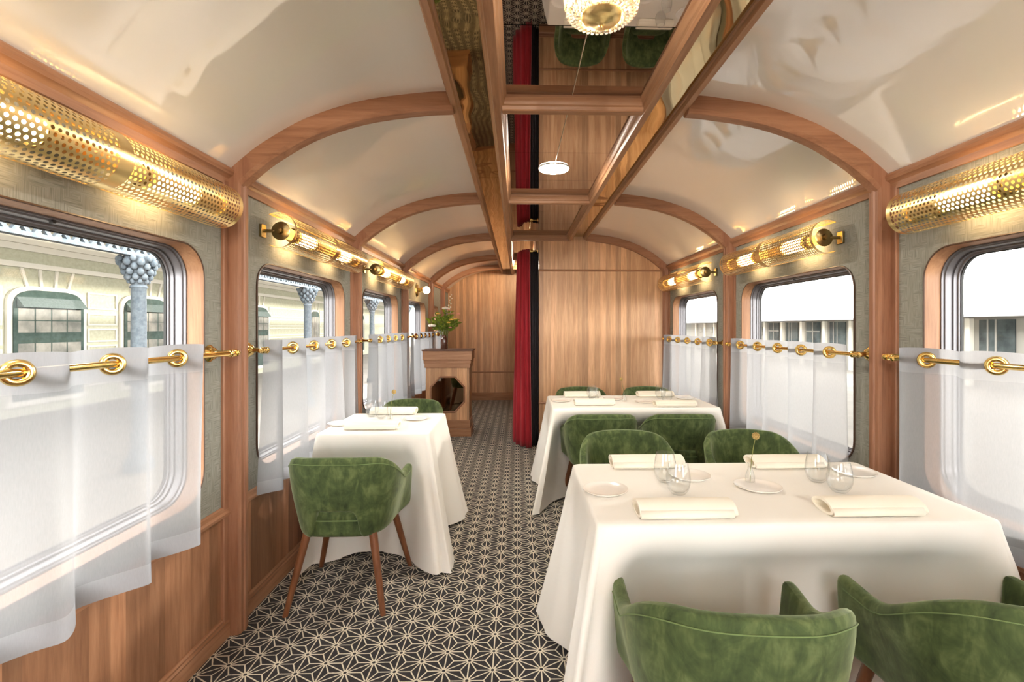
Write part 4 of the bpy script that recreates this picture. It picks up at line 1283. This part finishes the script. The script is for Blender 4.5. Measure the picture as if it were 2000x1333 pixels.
for i, y in enumerate(wy):
    hwid = 0.73 if i < 6 else 0.45
    pts = [(y - hwid, GZ + 0.3), (y + hwid, GZ + 0.3)] + [(y + hwid * math.copysign(abs(math.cos(a)) ** 0.5, math.cos(a)), 1.74 + 0.34 * abs(math.sin(a)) ** 0.8) for a in [PI * k / 16 for k in range(17)]]
    poly = [(p[0] - FB, p[1] - GZ) for p in pts]
    sur = [((p[0] - y) * 1.13 + y - FB, (p[1] - 1.2) * 1.09 + 1.2 - GZ) for p in pts]
    w = MB().prism(sur, 'X', 0.0, 0.05).build('window', 'facade_w', t, smooth=0)
    MB().prism(poly, 'X', 0.03, 0.075).build('frame', 'greenwin', w, smooth=0)
    g = MB()
    if i < 6:
        for c_ in range(4):
            for z0, z1 in ((1.495, 1.72), (1.25, 1.475), (0.5, 1.04)):
                yy = y - hwid + 0.06 + c_ * (2 * hwid - 0.12) / 4
                fb(g, yy + 0.015, yy + (2 * hwid - 0.12) / 4 - 0.015, z0, z1, 0.07, 0.08)
    else:
        for c_ in range(3):
            yy = y - hwid + 0.04 + c_ * (2 * hwid - 0.08) / 3
            fb(g, yy + 0.015, yy + (2 * hwid - 0.08) / 3 - 0.015, 0.6, 1.82, 0.07, 0.08)
    g.build('pane', 'winpane', w, smooth=0)
    if i < 6:
        MB().prism([(0.076, 1.93 - GZ), (0.20, 1.76 - GZ), (0.20, 1.74 - GZ), (0.076, 1.74 - GZ)], 'Y', y - hwid + 0.05 - FB, y + hwid - 0.05 - FB).build('awning', 'awning', w, smooth=0)
    # fan of keystone lines
    for k in (-1.5, -0.5, 0.5, 1.5):
        a0, a1 = y + k * 0.28, y + k * 0.36
        piers.prism([(a0 - 0.028 - FB, 2.11 - GZ), (a0 + 0.028 - FB, 2.11 - GZ), (a1 + 0.028 - FB, 2.50 - GZ), (a1 - 0.028 - FB, 2.50 - GZ)], 'X', 0, 0.03)
    # outlined pier blocks between windows
    ya, yb2 = y + hwid + 0.16, wy[min(i + 1, 8)] - (0.73 if i < 5 else 0.45) - 0.16
    if i < 8:
        for z0, z1 in ((GZ + 0.4, 0.95), (1.02, 1.32), (1.39, 1.66), (1.75, 2.12)):
            for q0, q1, r0, r1 in ((ya, yb2, z0, z0 + 0.035), (ya, yb2, z1 - 0.035, z1), (ya, ya + 0.035, z0 + 0.035, z1 - 0.035), (yb2 - 0.035, yb2, z0 + 0.035, z1 - 0.035)):
                fb(piers, q0, q1, r0, r1, 0, 0.03)
piers.build('stucco_mouldings', 'facade_w', t, smooth=0)

CX = -4.5
canopy = MB().box(FX + 0.15, CX - 0.10, -8, 44, 3.22, 3.34)
o = canopy.build('platform_canopy', 'facade_w', smooth=0)
tag(o, 'cream platform canopy roof above the iron columns', 'canopy')
m = MB().box(-0.07, 0.07, -26, 26, 0.20, 0.33).box(-0.05, 0.05, -26, 26, -0.02, 0.02)
k = -14.0
while k < 20:
    m.add([(-0.02, k, 0.02), (0.02, k, 0.02), (0.02, k + 0.05, 0.02), (-0.02, k + 0.05, 0.02), (-0.02, k + 0.14, 0.20), (0.02, k + 0.14, 0.20), (0.02, k + 0.19, 0.20), (-0.02, k + 0.19, 0.20)], [(0, 1, 5, 4), (3, 2, 6, 7), (0, 4, 7, 3), (1, 2, 6, 5)])
    m.add([(-0.02, k + 0.14, 0.02), (0.02, k + 0.14, 0.02), (0.02, k + 0.19, 0.02), (-0.02, k + 0.19, 0.02), (-0.02, k, 0.20), (0.02, k, 0.20), (0.02, k + 0.05, 0.20), (-0.02, k + 0.05, 0.20)], [(0, 1, 5, 4), (3, 2, 6, 7), (0, 4, 7, 3), (1, 2, 6, 5)])
    k += 0.20
tag(m.build('lattice_girder', 'iron', loc=(CX, 16, 2.21)), 'blue grey iron lattice girder under the canopy edge', 'girder')
o = MB().box(3.0, 11.0, -8, 60, 3.5, 3.62).build('platform_canopy', 'facade_w', smooth=0)  # added out of view to dim the sky on the right curtains
tag(o, 'unseen cream canopy slab added outside the right windows to cut the sky light', 'canopy')
COL = None
for i, (y, lab) in enumerate(((1.25, 'iron platform column behind the nearest left window frame'), (5.87, 'iron platform column seen through the nearest left window'), (10.5, 'iron platform column seen through the second left window'), (15.1, 'iron platform column seen through the third left window'), (19.7, 'iron platform column seen through the fourth left window'))):
    if COL is None:
        t = thing('iron_column', lab, 'column', (CX, y, GZ), 0, 'iron columns along the platform')
        H = 2.21 - GZ - 0.02
        MB().lathe([(0.0, 0.0), (0.15, 0.0), (0.15, 0.12), (0.10, 0.18), (0.082, 0.3), (0.074, H - 0.38), (0.09, H - 0.36), (0.074, H - 0.33), (0.0, H - 0.33)], n=20).build('shaft', 'iron', t)
        m = MB().lathe([(0.075, H - 0.33), (0.09, H - 0.24), (0.13, H - 0.12), (0.15, H - 0.03), (0.16, H), (0.0, H)], n=20)
        for k in range(8):
            a = k * PI / 4
            for rr_, zz, s_, da in ((0.090, H - 0.29, 0.026, 0), (0.110, H - 0.24, 0.034, PI / 8), (0.135, H - 0.18, 0.036, 0), (0.155, H - 0.12, 0.034, PI / 8), (0.175, H - 0.07, 0.040, 0), (0.195, H - 0.03, 0.030, PI / 8), (0.165, H - 0.03, 0.030, 0)):
                m.sphere((rr_ * math.cos(a + da), rr_ * math.sin(a + da), zz), s_, 8, 6, (1, 1, 1.25))
        m.build('leafy_capital', 'iron', t)
        COL = t
    else:
        dup(COL, (CX, y, GZ), 0, lab)

# ------------------------------------------------------------------ outside, right: long white roofed hall
HX = 14.0
t = thing('station_hall', 'long cream hall with a white roof and dark glazing beyond the right windows', 'building', (HX, 20, -1.45))
def hb(m, y0, y1, z0, z1, d0, d1): return m.box(d0, d1, y0 - 20, y1 - 20, z0 + 1.45, z1 + 1.45)
hb(MB(), 2, 75, -1.45, 1.66, 0, 0.4).build('wall', 'hallwall', t, smooth=0)
MB().prism([(-0.5, 1.66 + 1.45), (-0.5, 1.74 + 1.45), (6.0, 4.3 + 1.45), (6.3, 4.2 + 1.45), (0.4, 1.66 + 1.45)], 'Y', 2 - 20, 75 - 20).build('roof', 'hallroof', t, smooth=0)
for k in range(14):
    y = 13.2 + k * 1.75
    if k < 8:
        w = hb(MB(), y, y + 1.05, 0.2, 1.58, -0.04, 0.01).build('window', 'hallpane', t, smooth=0)
        m = MB()
        hb(m, y + 0.50, y + 0.55, 0.2, 1.58, -0.06, -0.03); hb(m, y, y + 1.05, 1.12, 1.17, -0.06, -0.03) if k % 2 else hb(m, y + 0.75, y + 0.79, 0.2, 1.58, -0.06, -0.03)
        m.build('glazing_bar', 'hallwall', w, smooth=0)
    else:
        hb(MB(), y, y + 0.7, 0.9, 1.35, -0.04, 0.01).build('window', 'winpane', t, smooth=0)
    hb(MB(), y + 1.25, y + 1.42, -1.45, 1.62, -0.14, 0.0).build('pier', 'facade_w', t, smooth=0)
struct(MB().box(3.2, 13.8, -14, 70, -1.44, -0.45).build('platform_right', 'paving', smooth=0), 'pale paved platform outside the right windows', 'platform')
